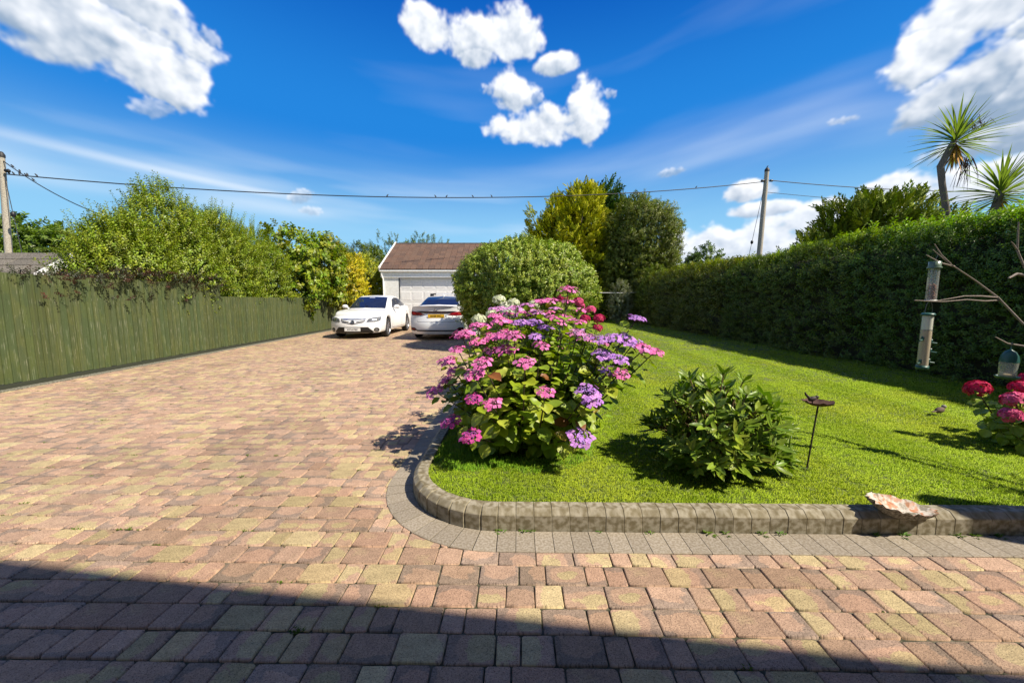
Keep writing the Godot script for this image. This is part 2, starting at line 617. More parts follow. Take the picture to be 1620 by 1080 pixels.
func spray_mesh(lobes: int, len_: float, flat: float, tipc: Color) -> ArrayMesh:      # feathery flat conifer spray along +y
	var b := MB.new()
	for i in lobes:
		var t := float(i) / lobes
		var sgn := 1.0 if i % 2 == 0 else -1.0
		var base := Vector3(0, len_ * t * 0.8, -0.10 * len_ * t * t)
		var d := Vector3(sgn * rnd(0.5, 0.9), rnd(0.6, 0.9), rnd(-flat, flat)).normalized()
		var l := len_ * (0.48 - 0.28 * t) * rnd(0.8, 1.2)
		b.tint = Color.WHITE.lerp(tipc, clampf(t + rnd(-0.2, 0.2), 0, 1))
		kite(b, base, d, Vector3(rnd(-0.3, 0.3), 0.1, 1), l, l * 0.34, 0.15, 0.2)
		kite(b, base + d * l * 0.45, (d + Vector3(-sgn * 0.7, 0.3, rnd(-flat, flat))).normalized(), Vector3(0, 0.1, 1), l * 0.6, l * 0.22, 0.1, 0.2)
	b.tint = tipc
	kite(b, Vector3(0, len_ * 0.7, -0.06 * len_), Vector3(0, 1, -0.1), Vector3(0, 0, 1), len_ * 0.36, len_ * 0.12)
	return b.done()

func make_sprigs() -> void:
	S.privet = twig_mesh(13, 0.15, 0.042, 0.022)
	S.box = twig_mesh(16, 0.13, 0.04, 0.026, true, 1.0, 0.3)
	S.shoot = twig_mesh(26, 0.55, 0.05, 0.018, true, 0.7, 0.2)
	S.broad = twig_mesh(9, 0.28, 0.15, 0.13, true, 1.2, 0.25)
	S.small = twig_mesh(14, 0.24, 0.07, 0.035, true, 1.0, 0.3)
	S.tiny = twig_mesh(15, 0.18, 0.036, 0.021, true, 1.0, 0.3)
	S.gold = spray_mesh(10, 0.55, 0.25, Color(1.25, 1.15, 0.7))
	S.dark = spray_mesh(9, 0.6, 0.35, Color(1.15, 1.1, 0.9))
	S.mass = twig_mesh(12, 0.5, 0.22, 0.16, false, 1.1, 0.3)

var lump := FastNoiseLite.new()
# twigs on the skin of a lumpy ellipsoid (and some way into it)
func crown(list: Array, cols: PackedColorArray, ctr: Vector3, rad: Vector3, count: int, col: Color, scale_: float, opt := {}) -> void:
	var amp: float = opt.get("amp", 0.18)
	var freq: float = opt.get("freq", 1.2)
	var deep: float = opt.get("deep", 0.3)
	var ymin: float = opt.get("ymin", -1.0)
	var lift: float = opt.get("lift", 0.3)
	var rand_: float = opt.get("rand", 0.6)
	var vary: float = opt.get("vary", 0.22)
	var hue: float = opt.get("hue", 0.12)
	var floor_: float = opt.get("floor", -9.0)
	lump.frequency = 0.35
	lump.fractal_octaves = 3
	for i in count:
		var u := unit()
		if u.y < ymin: u.y = -u.y
		var p := ctr + u * rad
		var nz := lump.get_noise_3dv(p * freq * 2.0 + Vector3(17, 5, 3) * rad.x)
		var k := 1.0 + amp * nz * 2.0 - deep * pow(rng.randf(), 2.2)
		p = ctr + u * rad * k
		if p.y < floor_:
			continue
		var n := (u / rad).normalized()
		var d := (n + Vector3.UP * lift + unit() * rand_).normalized()
		var s := scale_ * rnd(0.75, 1.25)
		list.append(Transform3D(towards(d, rnd(0, TAU)).scaled(Vector3.ONE * s), p))
		cols.append(shade(col, vary, hue))

# ---------------------------------------------------------------- ground, paving, lawn
const KF := -1.99      # front kerb face
const KL := -0.73      # left kerb face
const KR := 0.62       # corner radius

func garden(off: float, right := 9.0, far := -27.0) -> PackedVector2Array:
	var p := PackedVector2Array([Vector2(right, KF + off)])
	for i in 15:
		var a := PI * 0.5 + PI * 0.5 * i / 14.0
		p.append(Vector2(KL + KR, KF - KR) + Vector2(cos(a), sin(a)) * (KR + off))
	p.append(Vector2(KL - off, far))
	p.append(Vector2(right, far))
	return p

func flat_mesh(poly: PackedVector2Array, y: float) -> ArrayMesh:
	var b := MB.new()
	for q in poly:
		b.vert(plot(q.x, y, q.y), Vector3.UP, q * 0.5)
	var tr := Geometry2D.triangulate_polygon(poly)
	for i in range(0, tr.size(), 3):
		b.face(tr[i], tr[i + 1], tr[i + 2])
	return b.done()

func paver_atlas() -> ImageTexture:
	var n := 1024
	var n1 := noise_bytes(n, 0.012, 31, 3)
	var n2 := noise_bytes(n, 0.09, 32, 4)
	var n3 := noise_bytes(n, 0.22, 33, 3)
	var n4 := noise_bytes(n, 0.02, 34, 3)
	var out := PackedByteArray()
	out.resize(n * n * 3)
	var pink := Vector3(0.40, 0.268, 0.188)
	var buff := Vector3(0.43, 0.342, 0.190)
	var slate := Vector3(0.225, 0.180, 0.145)
	var cells := []
	for i in 64:
		cells.append([rng.randf(), rnd(0.25, 0.75), rnd(0.2, 0.8), rnd(0.86, 1.14), rnd(0.22, 0.5), rnd(0.2, 0.5), rng.randf()])
	var lut := PackedByteArray()
	for i in 1025:
		lut.append(int(clampf(Color(i / 1024.0, 0, 0).linear_to_srgb().r, 0, 1) * 255))
	for y in n:
		for x in n:
			var q: Array = cells[(y >> 7) * 8 + (x >> 7)]
			var i := y * n + x
			var fx := (x & 127) / 127.0
			var fy := (y & 127) / 127.0
			var w1 := (n1[i] / 255.0 - 0.5)
			var w2 := (n2[i] / 255.0 - 0.5)
			var dx: float = (fx - q[1]) / q[4]
			var dy: float = (fy - q[2]) / q[5]
			var d := 1.0 - (dx * dx + dy * dy) + w1 * 2.2 + w2 * 0.5
			var c := pink
			if q[0] < 0.45:
				c = pink.lerp(slate, smoothstep(-1.6, -2.6, d) * 0.6)
				c = c.lerp(buff, smoothstep(0.0, 0.2, d))
			elif q[0] < 0.62:
				c = buff.lerp(pink, smoothstep(-1.2, -2.0, d) * 0.8)
			elif q[0] < 0.76:
				c = pink.lerp(slate, smoothstep(-0.2, -0.5, d) * 0.7)
			else:
				c = pink.lerp(buff, smoothstep(0.55, 1.2, d) * 0.5 * q[6])
			var sp := n3[i] / 255.0
			var kk: float = q[3] * (1.0 + w2 * 0.45 + (n4[i] / 255.0 - 0.5) * 0.3)
			if sp < 0.31: kk *= 0.42
			elif sp > 0.74: kk *= 1.14
			var o := i * 3
			out[o] = lut[int(clampf(c.x * kk, 0, 1) * 1024)]
			out[o + 1] = lut[int(clampf(c.y * kk, 0, 1) * 1024)]
			out[o + 2] = lut[int(clampf(c.z * kk, 0, 1) * 1024)]
	return tex_from(out, n)

func paver_relief() -> ImageTexture:
	var n := 1024
	var a := noise_bytes(n, 0.22, 33, 3)
	var b := noise_bytes(n, 0.09, 32, 4)
	var out := PackedByteArray()
	out.resize(n * n)
	for i in n * n:
		out[i] = int(clampf(b[i] * 0.5 + 90.0 + (-60.0 if a[i] < 72 else a[i] * 0.15), 0, 255))
	return tex_from(out, n, Image.FORMAT_L8)

# a tumbled block: worn corners, rounded arris, slightly uneven top. pts run round its outline
func block(b: MB, pts: PackedVector2Array, o: Vector2, y: float, cell: int, ch := 0.0055, deep := 0.045, sides_down := true, flatten := false) -> void:
	var m := pts.size()
	var ctr := Vector2.ZERO
	for q in pts: ctr += q
	ctr /= m
	var cu := Vector2(cell % 8, cell / 8) / 8.0
	var tilt := Vector2(rnd(-0.012, 0.012), rnd(-0.012, 0.012))
	var first := b.v.size()
	var nt := Vector3(-tilt.x, 1, -tilt.y).normalized()
	for ring in 3:
		for i in m:
			var q: Vector2 = pts[i]
			var d := (q - ctr)
			var out2 := d.normalized()
			if ring == 0: q = q - out2 * minf(ch, d.length() * 0.4)
			var yy := y + (q - ctr).dot(tilt)
			if ring == 1: yy -= ch * 0.75
			if ring == 2: yy = y - deep
			var p := q + o
			var w := Vector3(p.x, yy, p.y) if flatten else plot(p.x, yy, p.y)
			var nn := nt if ring == 0 else Vector3(out2.x, 0.9 if ring == 1 else 0.0, out2.y).normalized()
			var uv := cu + Vector2(clampf(d.x / 0.2 + 0.5, 0.03, 0.97), clampf(d.y / 0.14 + 0.5, 0.03, 0.97)) / 8.0
			b.vert(w, nn, uv)
	for i in range(1, m - 1):
		b.face(first, first + i, first + i + 1)
	for ring in (2 if sides_down else 1):
		for i in m:
			var j := (i + 1) % m
			b.face(first + ring * m + i, first + ring * m + j, first + (ring + 1) * m + j)
			b.face(first + ring * m + i, first + (ring + 1) * m + j, first + (ring + 1) * m + i)

func worn(hw: float, hd: float, wear: float) -> PackedVector2Array:
	var p := PackedVector2Array()
	for s in [[-1, -1], [1, -1], [1, 1], [-1, 1]]:
		var cx: float = s[0] * (hw - rnd(0, wear * 0.35))
		var cy: float = s[1] * (hd - rnd(0, wear * 0.35))
		var c1 := rnd(0.3, 1.0) * wear
		var c2 := rnd(0.3, 1.0) * wear
		var a := Vector2(cx - s[0] * c1, cy)
		var bb := Vector2(cx, cy - s[1] * c2)
		if s[0] * s[1] > 0: p.append(bb); p.append(a)
		else: p.append(a); p.append(bb)
	return p

var pave_mat: StandardMaterial3D
var dirt_noise := FastNoiseLite.new()
func dirt(c: Vector2) -> float:          # worn wheel tracks and grimy patches
	var track := exp(-pow((c.x + 4.3) / 0.35, 2.0)) + exp(-pow((c.x + 2.8) / 0.35, 2.0))
	return 1.0 - clampf(dirt_noise.get_noise_2d(c.x, c.y * 0.5) * 0.30, -0.05, 0.2) - track * 0.05
func build_ground() -> void:
	var earth := triplanar(mat("earth", Color(0.12, 0.13, 0.06), 0.95), grain(0.02, 50, Color(0.6, 0.6, 0.55), Color.WHITE), 0.3)
	var far_ground := PackedVector2Array([Vector2(-400, 60), Vector2(400, 60), Vector2(400, -400), Vector2(-400, -400)])
	ground_piece("ground", flat_mesh(far_ground, -0.06), earth)
	var bed := triplanar(mat("paving_sand", Color(0.125, 0.11, 0.075), 0.95), grain(0.03, 51, Color(0.5, 0.55, 0.45), Color.WHITE), 1.2)
	ground_piece("sand_bed", flat_mesh(PackedVector2Array([Vector2(-8.2, 0.55), Vector2(9, 0.55), Vector2(9, -21), Vector2(-8.2, -21)]), -0.010), bed)

	pave_mat = mat("tumbled_block", Color.WHITE, 0.85)
	pave_mat.albedo_texture = paver_atlas()
	pave_mat.heightmap_enabled = true
	pave_mat.heightmap_texture = paver_relief()
	pave_mat.heightmap_scale = 0.28
	pave_mat.vertex_color_use_as_albedo = true
	pave_mat.metallic_specular = 0.3
	var pave_mats := [pave_mat]
	for tc in [Color(0.94, 0.94, 0.93), Color(0.97, 0.95, 0.94), Color(0.90, 0.90, 0.88)]:
		var pm: StandardMaterial3D = pave_mat.duplicate()
		pm.albedo_color = tc
		pave_mats.append(pm)
	dirt_noise.seed = 19
	dirt_noise.frequency = 0.55
	dirt_noise.fractal_octaves = 3
	var root := setting("driveway")
	var sizes := [0.187, 0.125, 0.094]
	var variants := {}
	for s in 3:
		for k in 9:
			var b := MB.new()
			block(b, worn((sizes[s] - 0.003) * 0.5, 0.0615, 0.010), Vector2.ZERO, 0.0, rng.randi() % 64, 0.0055, 0.045, true, true)
			variants[s * 9 + k] = b.done()
	var cut := garden(0.178)
	var cut_in := garden(0.18 - 0.11)
	var near := []
	var rest := MB.new()
	var row := 0
	var w := 0.52
	while w > -19.3:
		var d := -w
		var u := -8.1 - rnd(0, 0.2)
		var right := 6.5 if w > KF - 0.35 else -0.6
		while u < right:
			var r := rng.randf()
			var s := 0 if r < 0.42 else (1 if r < 0.72 else 2)
			var c := Vector2(u + sizes[s] * 0.5, w)
			u += sizes[s]
			var reach := 1.4 * maxf(d, 0.0) + 2.2
			if absf(c.x) > reach:
				continue
			var out_poly := worn((sizes[s] - 0.003) * 0.5, 0.0615, 0.010)
			var outer := Geometry2D.is_point_in_polygon(c + Vector2(-0.1, 0.07), cut) or Geometry2D.is_point_in_polygon(c + Vector2(0.1, -0.07), cut) or Geometry2D.is_point_in_polygon(c + Vector2(0.1, 0.07), cut) or Geometry2D.is_point_in_polygon(c + Vector2(-0.1, -0.07), cut)
			if outer:
				var moved := PackedVector2Array()
				for q in out_poly: moved.append(q + c)
				for piece in Geometry2D.clip_polygons(moved, cut):
					if Geometry2D.is_polygon_clockwise(piece): continue
					var loc := PackedVector2Array()
					var lo := Vector2(9, 9)
					var hi := Vector2(-9, -9)
					for q in piece:
						loc.append(q - c)
						lo = lo.min(q - c); hi = hi.max(q - c)
					if hi.x - lo.x < 0.015 or hi.y - lo.y < 0.012: continue
					rest.tint = shade(Color(1, 1, 1), 0.1)
					block(rest, loc, c, rnd(-0.002, 0.002), rng.randi() % 64, 0.004)
				continue
			var pw := plot(c.x, 0, c.y)
			if pw.z < -1.08 and absf(pw.x) < -pw.z * 1.37 + 0.1 and pw.length() < 3.0:
				near.append([pw.length(), c, s])
			else:
				rest.tint = shade(Color(1, 1, 1) * dirt(c), 0.10, 0.03)
				block(rest, out_poly, c, rnd(-0.0025, 0.0025), rng.randi() % 64, 0.0055, 0.03, d < 7.0)
		w -= 0.128
		row += 1
	near.sort_custom(func(a, b2): return a[0] < b2[0])
	for i in near.size():
		var c2: Vector2 = near[i][1]
		var s2: int = near[i][2]
		if i < 300:
			var xf := Transform3D(Basis(Vector3.UP, -TILT + (PI if rng.randf() < 0.5 else 0.0)), plot(c2.x, rnd(-0.0025, 0.0025), c2.y))
			place("paver", variants[s2 * 9 + rng.randi() % 9], pave_mats[rng.randi() % 4], root, xf)
		else:
			rest.tint = shade(Color(1, 1, 1), 0.12, 0.03)
			block(rest, worn((sizes[s2] - 0.003) * 0.5, 0.0615, 0.010), c2, rnd(-0.0025, 0.0025), rng.randi() % 64)
	var far_pavers := place("paver_field", rest.done(), pave_mat, root)
	far_pavers.set_meta("kind", "stuff")

	# moss and small weeds in the joints
	var mb := MB.new()
	for i in 9:
		var a := rnd(0, TAU)
		mb.tint = Color(1, 1, 1) * rnd(0.7, 1.2)
		kite(mb, Vector3(cos(a), 0, sin(a)) * rnd(0, 0.018), Vector3(cos(a), rnd(0.3, 1.2), sin(a)), Vector3.UP, rnd(0.012, 0.026), 0.008)
	var xs := []
	var cs := PackedColorArray()
	for i in 420:
		var r2 := int(rnd(-3, 60))
		var ww := 0.52 - 0.128 * (r2 + 0.5) - 0.0
		var uu := rnd(-7.5, 4.0) if ww > KF + 0.2 else rnd(-7.5, -1.0)
		if Geometry2D.is_point_in_polygon(Vector2(uu, ww), cut) or absf(uu) > 1.4 * absf(ww) + 0.5: continue
		for k in 1 + rng.randi() % 4:
			xs.append(Transform3D(Basis(Vector3.UP, rnd(0, TAU)).scaled(Vector3.ONE * rnd(0.4, 1.0)), plot(uu + k * rnd(0.01, 0.03), -0.008, ww + rnd(-0.003, 0.003))))
			cs.append(shade(Color(0.10, 0.16, 0.015), 0.3, 0.2))
	for i in 16:
		var a2 := rnd(0, 1)
		var base := plot(lerpf(-0.1, 3.2, a2), 0.0, KF + 0.008)
		for k in 2:
			xs.append(Transform3D(Basis(Vector3.UP, rnd(0, TAU)).scaled(Vector3.ONE * rnd(0.6, 1.6)), base + Vector3(rnd(-0.02, 0.02), 0, 0)))
			cs.append(shade(Color(0.10, 0.19, 0.02), 0.3, 0.2))
	var weeds := scatter("weeds", mb.done(), M.blade, self, xs, cs)
	tag(weeds, "", "", "", "stuff")

	# lawn: soil and thatch under the blades
	var sod := mat("lawn_turf", Color(0.16, 0.20, 0.03), 0.95)
	triplanar(sod, grain(0.05, 52, Color(0.55, 0.6, 0.4), Color.WHITE, 5), 1.1)
	ground_piece("lawn", flat_mesh(garden(-0.095, 8.6, -27.0), 0.098), sod)

# ---------------------------------------------------------------- kerb stones and the paved edging
func prism_block(prof: PackedVector2Array, w0: float, w1: float, ch: float) -> ArrayMesh:
	# profile (outward, height) swept along x; w0 is the width at the outer face, w1 at the back
	var b := MB.new()
	var m := prof.size()
	var lo := 1e9
	var hi := -1e9
	for q in prof: lo = minf(lo, q.x); hi = maxf(hi, q.x)
	var half := func(q: Vector2) -> float: return lerpf(w1, w0, (q.x - lo) / (hi - lo)) * 0.5
	var ctr := Vector2.ZERO
	for q in prof: ctr += q / m
	for i in m:
		var a: Vector2 = prof[i]
		var c: Vector2 = prof[(i + 1) % m]
		var nn := Vector3(0, (c - a).orthogonal().normalized().y, (c - a).orthogonal().normalized().x)
		if Vector2(nn.z, nn.y).dot((a + c) * 0.5 - ctr) < 0: nn = -nn
		var ha: float = half.call(a) - ch
		var hc: float = half.call(c) - ch
		b.quad(Vector3(-ha, a.y, a.x), Vector3(ha, a.y, a.x), Vector3(hc, c.y, c.x), Vector3(-hc, c.y, c.x), nn)
		for s in [-1.0, 1.0]:
			var ia := a.lerp(ctr, ch / maxf(a.distance_to(ctr), 0.01))
			var ic := c.lerp(ctr, ch / maxf(c.distance_to(ctr), 0.01))
			var p := [Vector3(s * ha, a.y, a.x), Vector3(s * hc, c.y, c.x), Vector3(s * (hc + ch), ic.y, ic.x), Vector3(s * (ha + ch), ia.y, ia.x)]
			b.quad(p[0], p[1], p[2], p[3], (nn + Vector3(s, 0, 0)).normalized())
			b.tri(Vector3(s * (ha + ch), ia.y, ia.x), Vector3(s * (hc + ch), ic.y, ic.x), Vector3(s * (half.call(ctr)), ctr.y, ctr.x), Vector3(s, 0, 0))
	return b.done()

func build_kerb() -> void:
	var gr := grain(0.022, 60, Color(0.70, 0.67, 0.58), Color(1, 1, 1), 6)
	var bp := bump_tex(0.25, 61, 3)
	var mats := []
	var edge := []
	for k in 4:
		var t: float = [0.90, 1.0, 1.08, 0.95][k]
		mats.append(triplanar(mat("kerb_concrete", Color(0.31 * t, 0.28 * t, 0.21 * t), 0.9), gr, 1.7, bp, 0.06, true))
		edge.append(triplanar(mat("edging_concrete", Color(0.30 * t, 0.262 * t, 0.208 * t), 0.9), grain(0.06, 62, Color(0.84, 0.82, 0.78), Color.WHITE, 6) if k == 0 else edge[0].albedo_texture, 1.9, bp, 0.05, true))
	var prof := PackedVector2Array([Vector2(0, -0.05), Vector2(0, 0.090), Vector2(-0.003, 0.095), Vector2(-0.027, 0.117), Vector2(-0.034, 0.121), Vector2(-0.096, 0.122), Vector2(-0.1, 0.118), Vector2(-0.1, -0.05)])
	var straight := prism_block(prof, 0.0985, 0.0985, 0.002)
	var wedge := prism_block(prof, 0.093, 0.090, 0.005)
	var flat_prof := PackedVector2Array([Vector2(0, -0.04), Vector2(0, 0.001), Vector2(-0.003, 0.004), Vector2(-0.171, 0.004), Vector2(-0.174, 0.001), Vector2(-0.174, -0.04)])
	var slab := prism_block(flat_prof, 0.098, 0.098, 0.002)
	var slab_arc := prism_block(flat_prof, 0.121, 0.094, 0.002)
	var kerb := setting("kerb")
	var border := setting("paved_edging")
	var lay := func(root: Node3D, called: String, mesh: Mesh, set_: Array, u: float, w: float, turn: float, jig: float) -> void:
		var p := plot(u, rnd(-jig, jig), w)
		var o := place(called, mesh, set_[rng.randi() % 4], root, Transform3D(Basis(Vector3.UP, -TILT + turn + rnd(-1, 1) * jig * 4.0), p))
		o.position += o.basis.z * rnd(-jig, jig)
	for i in 54:
		var u := KL + KR + 0.05 + i * 0.1
		lay.call(kerb, "kerb_stone", straight, mats, u, KF, 0.0, 0.0015)
		lay.call(border, "paver", slab, edge, u, KF + 0.177, 0.0, 0.0008)
	for i in 10:
		var a := PI * 0.5 + PI * 0.5 * (i + 0.5) / 10.0
		var c := Vector2(KL + KR, KF - KR)
		var p := c + Vector2(cos(a), sin(a)) * KR
		lay.call(kerb, "kerb_stone", wedge, mats, p.x, p.y, -(a - PI * 0.5), 0.002)
	for i in 10:
		var a := PI * 0.5 + PI * 0.5 * (i + 0.5) / 10.0
		var c := Vector2(KL + KR, KF - KR)
		var p := c + Vector2(cos(a), sin(a)) * (KR + 0.177)
		lay.call(border, "paver", slab_arc, edge, p.x, p.y, -(a - PI * 0.5), 0.0008)
	for i in 100:
		var w := KF - KR - 0.05 - i * 0.1
		lay.call(kerb, "kerb_stone", straight, mats, KL, w, -PI * 0.5, 0.0015)
		lay.call(border, "paver", slab, edge, KL - 0.177, w, -PI * 0.5, 0.0008)

# ---------------------------------------------------------------- the house behind the camera: its gable shades the near paving
func build_house_behind() -> void:
	var render_ := triplanar(mat("cream_render", Color(0.62, 0.58, 0.48), 0.9), grain(0.05, 70, Color(0.85, 0.85, 0.82), Color.WHITE), 0.8)
	var tile := mat("dark_roof_tile", Color(0.10, 0.07, 0.06), 0.8)
	var h := thing("house", "cream rendered house with a tall tiled gable facing the garden", "house", Vector3(1.2, 0, 0.55))
	var wall := MB.new()
	var ap := 5.85
	var ev := 2.28
	var half := 7.2
	wall.quad(Vector3(-half, -0.05, 0), Vector3(half, -0.05, 0), Vector3(half, ev, 0), Vector3(-half, ev, 0), Vector3(0, 0, -1))
	wall.tri(Vector3(-half, ev, 0), Vector3(half, ev, 0), Vector3(0, ap, 0), Vector3(0, 0, -1))
	wall.quad(Vector3(-half, -0.05, 8), Vector3(half, -0.05, 8), Vector3(half, ev, 8), Vector3(-half, ev, 8), Vector3(0, 0, 1))
	wall.tri(Vector3(-half, ev, 8), Vector3(half, ev, 8), Vector3(0, ap, 8), Vector3(0, 0, 1))
	for s in [-1.0, 1.0]:
		wall.quad(Vector3(s * half, -0.05, 0), Vector3(s * half, -0.05, 8), Vector3(s * half, ev, 8), Vector3(s * half, ev, 0), Vector3(s, 0, 0))
	place("wall", wall.done(), render_, h)
	var sl := 7.5 / cos(atan(0.496))
	var tl := atan(0.496)
	for s in [-1.0, 1.0]:
		var b := MB.new()
		var mid := Vector3(s * 3.75, 6.08 - 0.496 * 3.75 - 0.06, 4.0)
		b.box(Transform3D(Basis(Vector3.BACK, -s * tl), mid), Vector3(sl, 0.12, 8.3), 0.01)
		place("roof", b.done(), tile, h)
		var bb := MB.new()
		bb.box(Transform3D(Basis(Vector3.BACK, -s * tl), Vector3(s * 3.75, 6.08 - 0.496 * 3.75 - 0.22, -0.13)), Vector3(sl, 0.2, 0.03))
		place("barge_board", bb.done(), M.white, h)

# ---------------------------------------------------------------- fences
func fence_x(d: float) -> float:
	return -7.05 - 0.05 * d

func board_mesh(h: float, k: int) -> ArrayMesh:
	var b := MB.new()
	var w := 0.118
	var u0 := rnd(0, 0.8)
	var v0 := rnd(0, 0.4)
	var cut := rnd(-0.004, 0.004)
	var bow := rnd(-0.004, 0.004)
	var prev := []
	for i in 5:
		var y := h * i / 4.0
		var bo := bow * sin(PI * i / 4.0)
		var yy := y + (cut if i == 4 else 0.0)
		# thick edge towards -x, thin towards +x; face along +z
		var p := [Vector3(-w * 0.5, y, -0.004), Vector3(-w * 0.5, y, 0.016 + bo), Vector3(w * 0.5, yy, 0.007 + bo), Vector3(w * 0.5, yy, -0.004)]
		if i > 0:
			var t0 := v0 + 0.55 * (i - 1) / 4.0
			var t1 := v0 + 0.55 * i / 4.0
			b.quad(prev[1], prev[2], p[2], p[1], Vector3(0.08, 0, 1).normalized(), Vector2(u0, 1 - t0), Vector2(u0 + 0.1, 1 - t0), Vector2(u0 + 0.1, 1 - t1), Vector2(u0, 1 - t1))
			b.quad(prev[0], prev[1], p[1], p[0], Vector3.LEFT, Vector2(u0, 1 - t0), Vector2(u0 + 0.015, 1 - t0), Vector2(u0 + 0.015, 1 - t1), Vector2(u0, 1 - t1))
			b.quad(prev[2], prev[3], p[3], p[2], Vector3.RIGHT, Vector2(u0, 1 - t0), Vector2(u0 + 0.015, 1 - t0), Vector2(u0 + 0.015, 1 - t1), Vector2(u0, 1 - t1))
			b.quad(prev[3], prev[0], p[0], p[3], Vector3.FORWARD)
		if i == 4:
			b.quad(p[0], p[1], p[2], p[3], Vector3.UP, Vector2(u0, 0.05), Vector2(u0, 0.06), Vector2(u0 + 0.1, 0.06), Vector2(u0 + 0.1, 0.05))
		prev = p
	return b.done()

func fence_texture() -> ImageTexture:
	var n := 512
	var n1 := noise_bytes(n, 0.010, 80, 3)
	var n2 := noise_bytes(n, 0.06, 81, 4)
	var n3 := noise_bytes(n, 0.025, 83, 4)
	var f := FastNoiseLite.new()
	f.seed = 82
	f.frequency = 0.16
	f.fractal_octaves = 3
	var out := PackedByteArray()
	out.resize(n * n * 3)
	var paint := Vector3(0.078, 0.100, 0.042)
	var algae := Vector3(0.096, 0.114, 0.040)
	var bare := Vector3(0.25, 0.25, 0.17)
	var brown := Vector3(0.068, 0.078, 0.036)
	for y in n:
		for x in n:
			var i := y * n + x
			var st := f.get_noise_2d(x, y * 0.018)
			var fine := f.get_noise_2d(x * 2.6 + 900, y * 0.03)
			var c := paint.lerp(algae, smoothstep(0.35, 0.65, n1[i] / 255.0))
			c = c.lerp(brown, smoothstep(0.1, 0.5, -st) * 0.7)
			var scr := st * 0.8 + fine * 0.5 + (n3[i] / 255.0 - 0.5) * 0.9 + (0.08 if y > 490 else 0.0)
			c = c.lerp(bare, smoothstep(0.40, 0.74, scr) * 0.85)
			if n2[i] > 214 and n1[i] > 120: c = c.lerp(bare, 0.55)
			if n2[i] < 42 : c *= 0.6
			c *= 1.0 + fine * 0.35
			var o := i * 3
			var col := Color(clampf(c.x, 0, 1), clampf(c.y, 0, 1), clampf(c.z, 0, 1)).linear_to_srgb()
			out[o] = int(col.r * 255); out[o + 1] = int(col.g * 255); out[o + 2] = int(col.b * 255)
	return tex_from(out, n)

func build_fences() -> void:
	var fm := mat("green_stained_board", Color.WHITE, 0.8)
	fm.albedo_texture = fence_texture()
	fm.metallic_specular = 0.3
	var fms := [fm]
	for tc in [Color(0.93, 0.94, 0.93), Color(0.97, 0.96, 0.93), Color(0.95, 0.98, 0.96)]:
		var f2: StandardMaterial3D = fm.duplicate()
		f2.albedo_color = tc
		fms.append(f2)
	var concrete := triplanar(mat("gravel_board", Color(0.26, 0.25, 0.2), 0.9), grain(0.05, 85, Color(0.5, 0.5, 0.45), Color.WHITE), 1.2)
	var dark := mat("dark_board", Color(0.03, 0.035, 0.02), 0.9)
	var parts := [[4.3, 9.86, 1.60, "tall weathered green board fence beside the left of the driveway", "fence"], [9.86, 20.4, 1.30, "lower far section of green board fence running to the garage", "fence"]]
	for q in parts:
		var o := thing("board_fence", q[3], q[4], Vector3(fence_x(q[0]), 0, -q[0]), 0.0)
		var kinds := []
		for k in 10: kinds.append(board_mesh(q[2], k))
		var dir := Vector3(fence_x(q[1]) - fence_x(q[0]), 0, -(q[1] - q[0]))
		var len_ := dir.length()
		dir /= len_
		var out := Vector3(-dir.z, 0, dir.x)
		if out.x < 0: out = -out
		var bs := Basis(-dir if (-dir).cross(Vector3.UP).dot(out) > 0 else dir, Vector3.UP, out)
		var s := 0.0
		while s < len_:
			var p := dir * s
			var xf := Transform3D(bs * Basis(Vector3.UP, rnd(-0.03, 0.03)), p + Vector3(0, 0.075 + rnd(-0.008, 0.008), 0) + out * rnd(0, 0.003))
			place("board", kinds[rng.randi() % 10], fms[rng.randi() % 4], o, xf)
			s += 0.102
		for y in [0.4, q[2] - 0.25]:
			var b := MB.new()
			b.box(Transform3D(bs, dir * len_ * 0.5 + Vector3(0, y, 0) - out * 0.035), Vector3(len_, 0.07, 0.04))
			place("rail", b.done(), dark, o)
		var g := MB.new()
		g.box(Transform3D(bs, dir * len_ * 0.5 + Vector3(0, 0.02, 0) + out * 0.0), Vector3(len_, 0.10, 0.045))
		place("gravel_board", g.done(), dark, o)
		var e := MB.new()
		e.box(Transform3D(bs, dir * len_ * 0.5 + Vector3(0, -0.02, 0) + out * 0.11), Vector3(len_, 0.06, 0.16), 0.004)
		place("concrete_footing", e.done(), concrete, o)
		var np := int(len_ / 2.4) + 1
		for i in np:
			var pm := MB.new()
			pm.box(Transform3D(bs, dir * minf(i * 2.4 + 0.05, len_) + Vector3(0, q[2] * 0.5, 0) - out * 0.1), Vector3(0.09, q[2], 0.09), 0.006)
			place("post", pm.done(), dark, o)

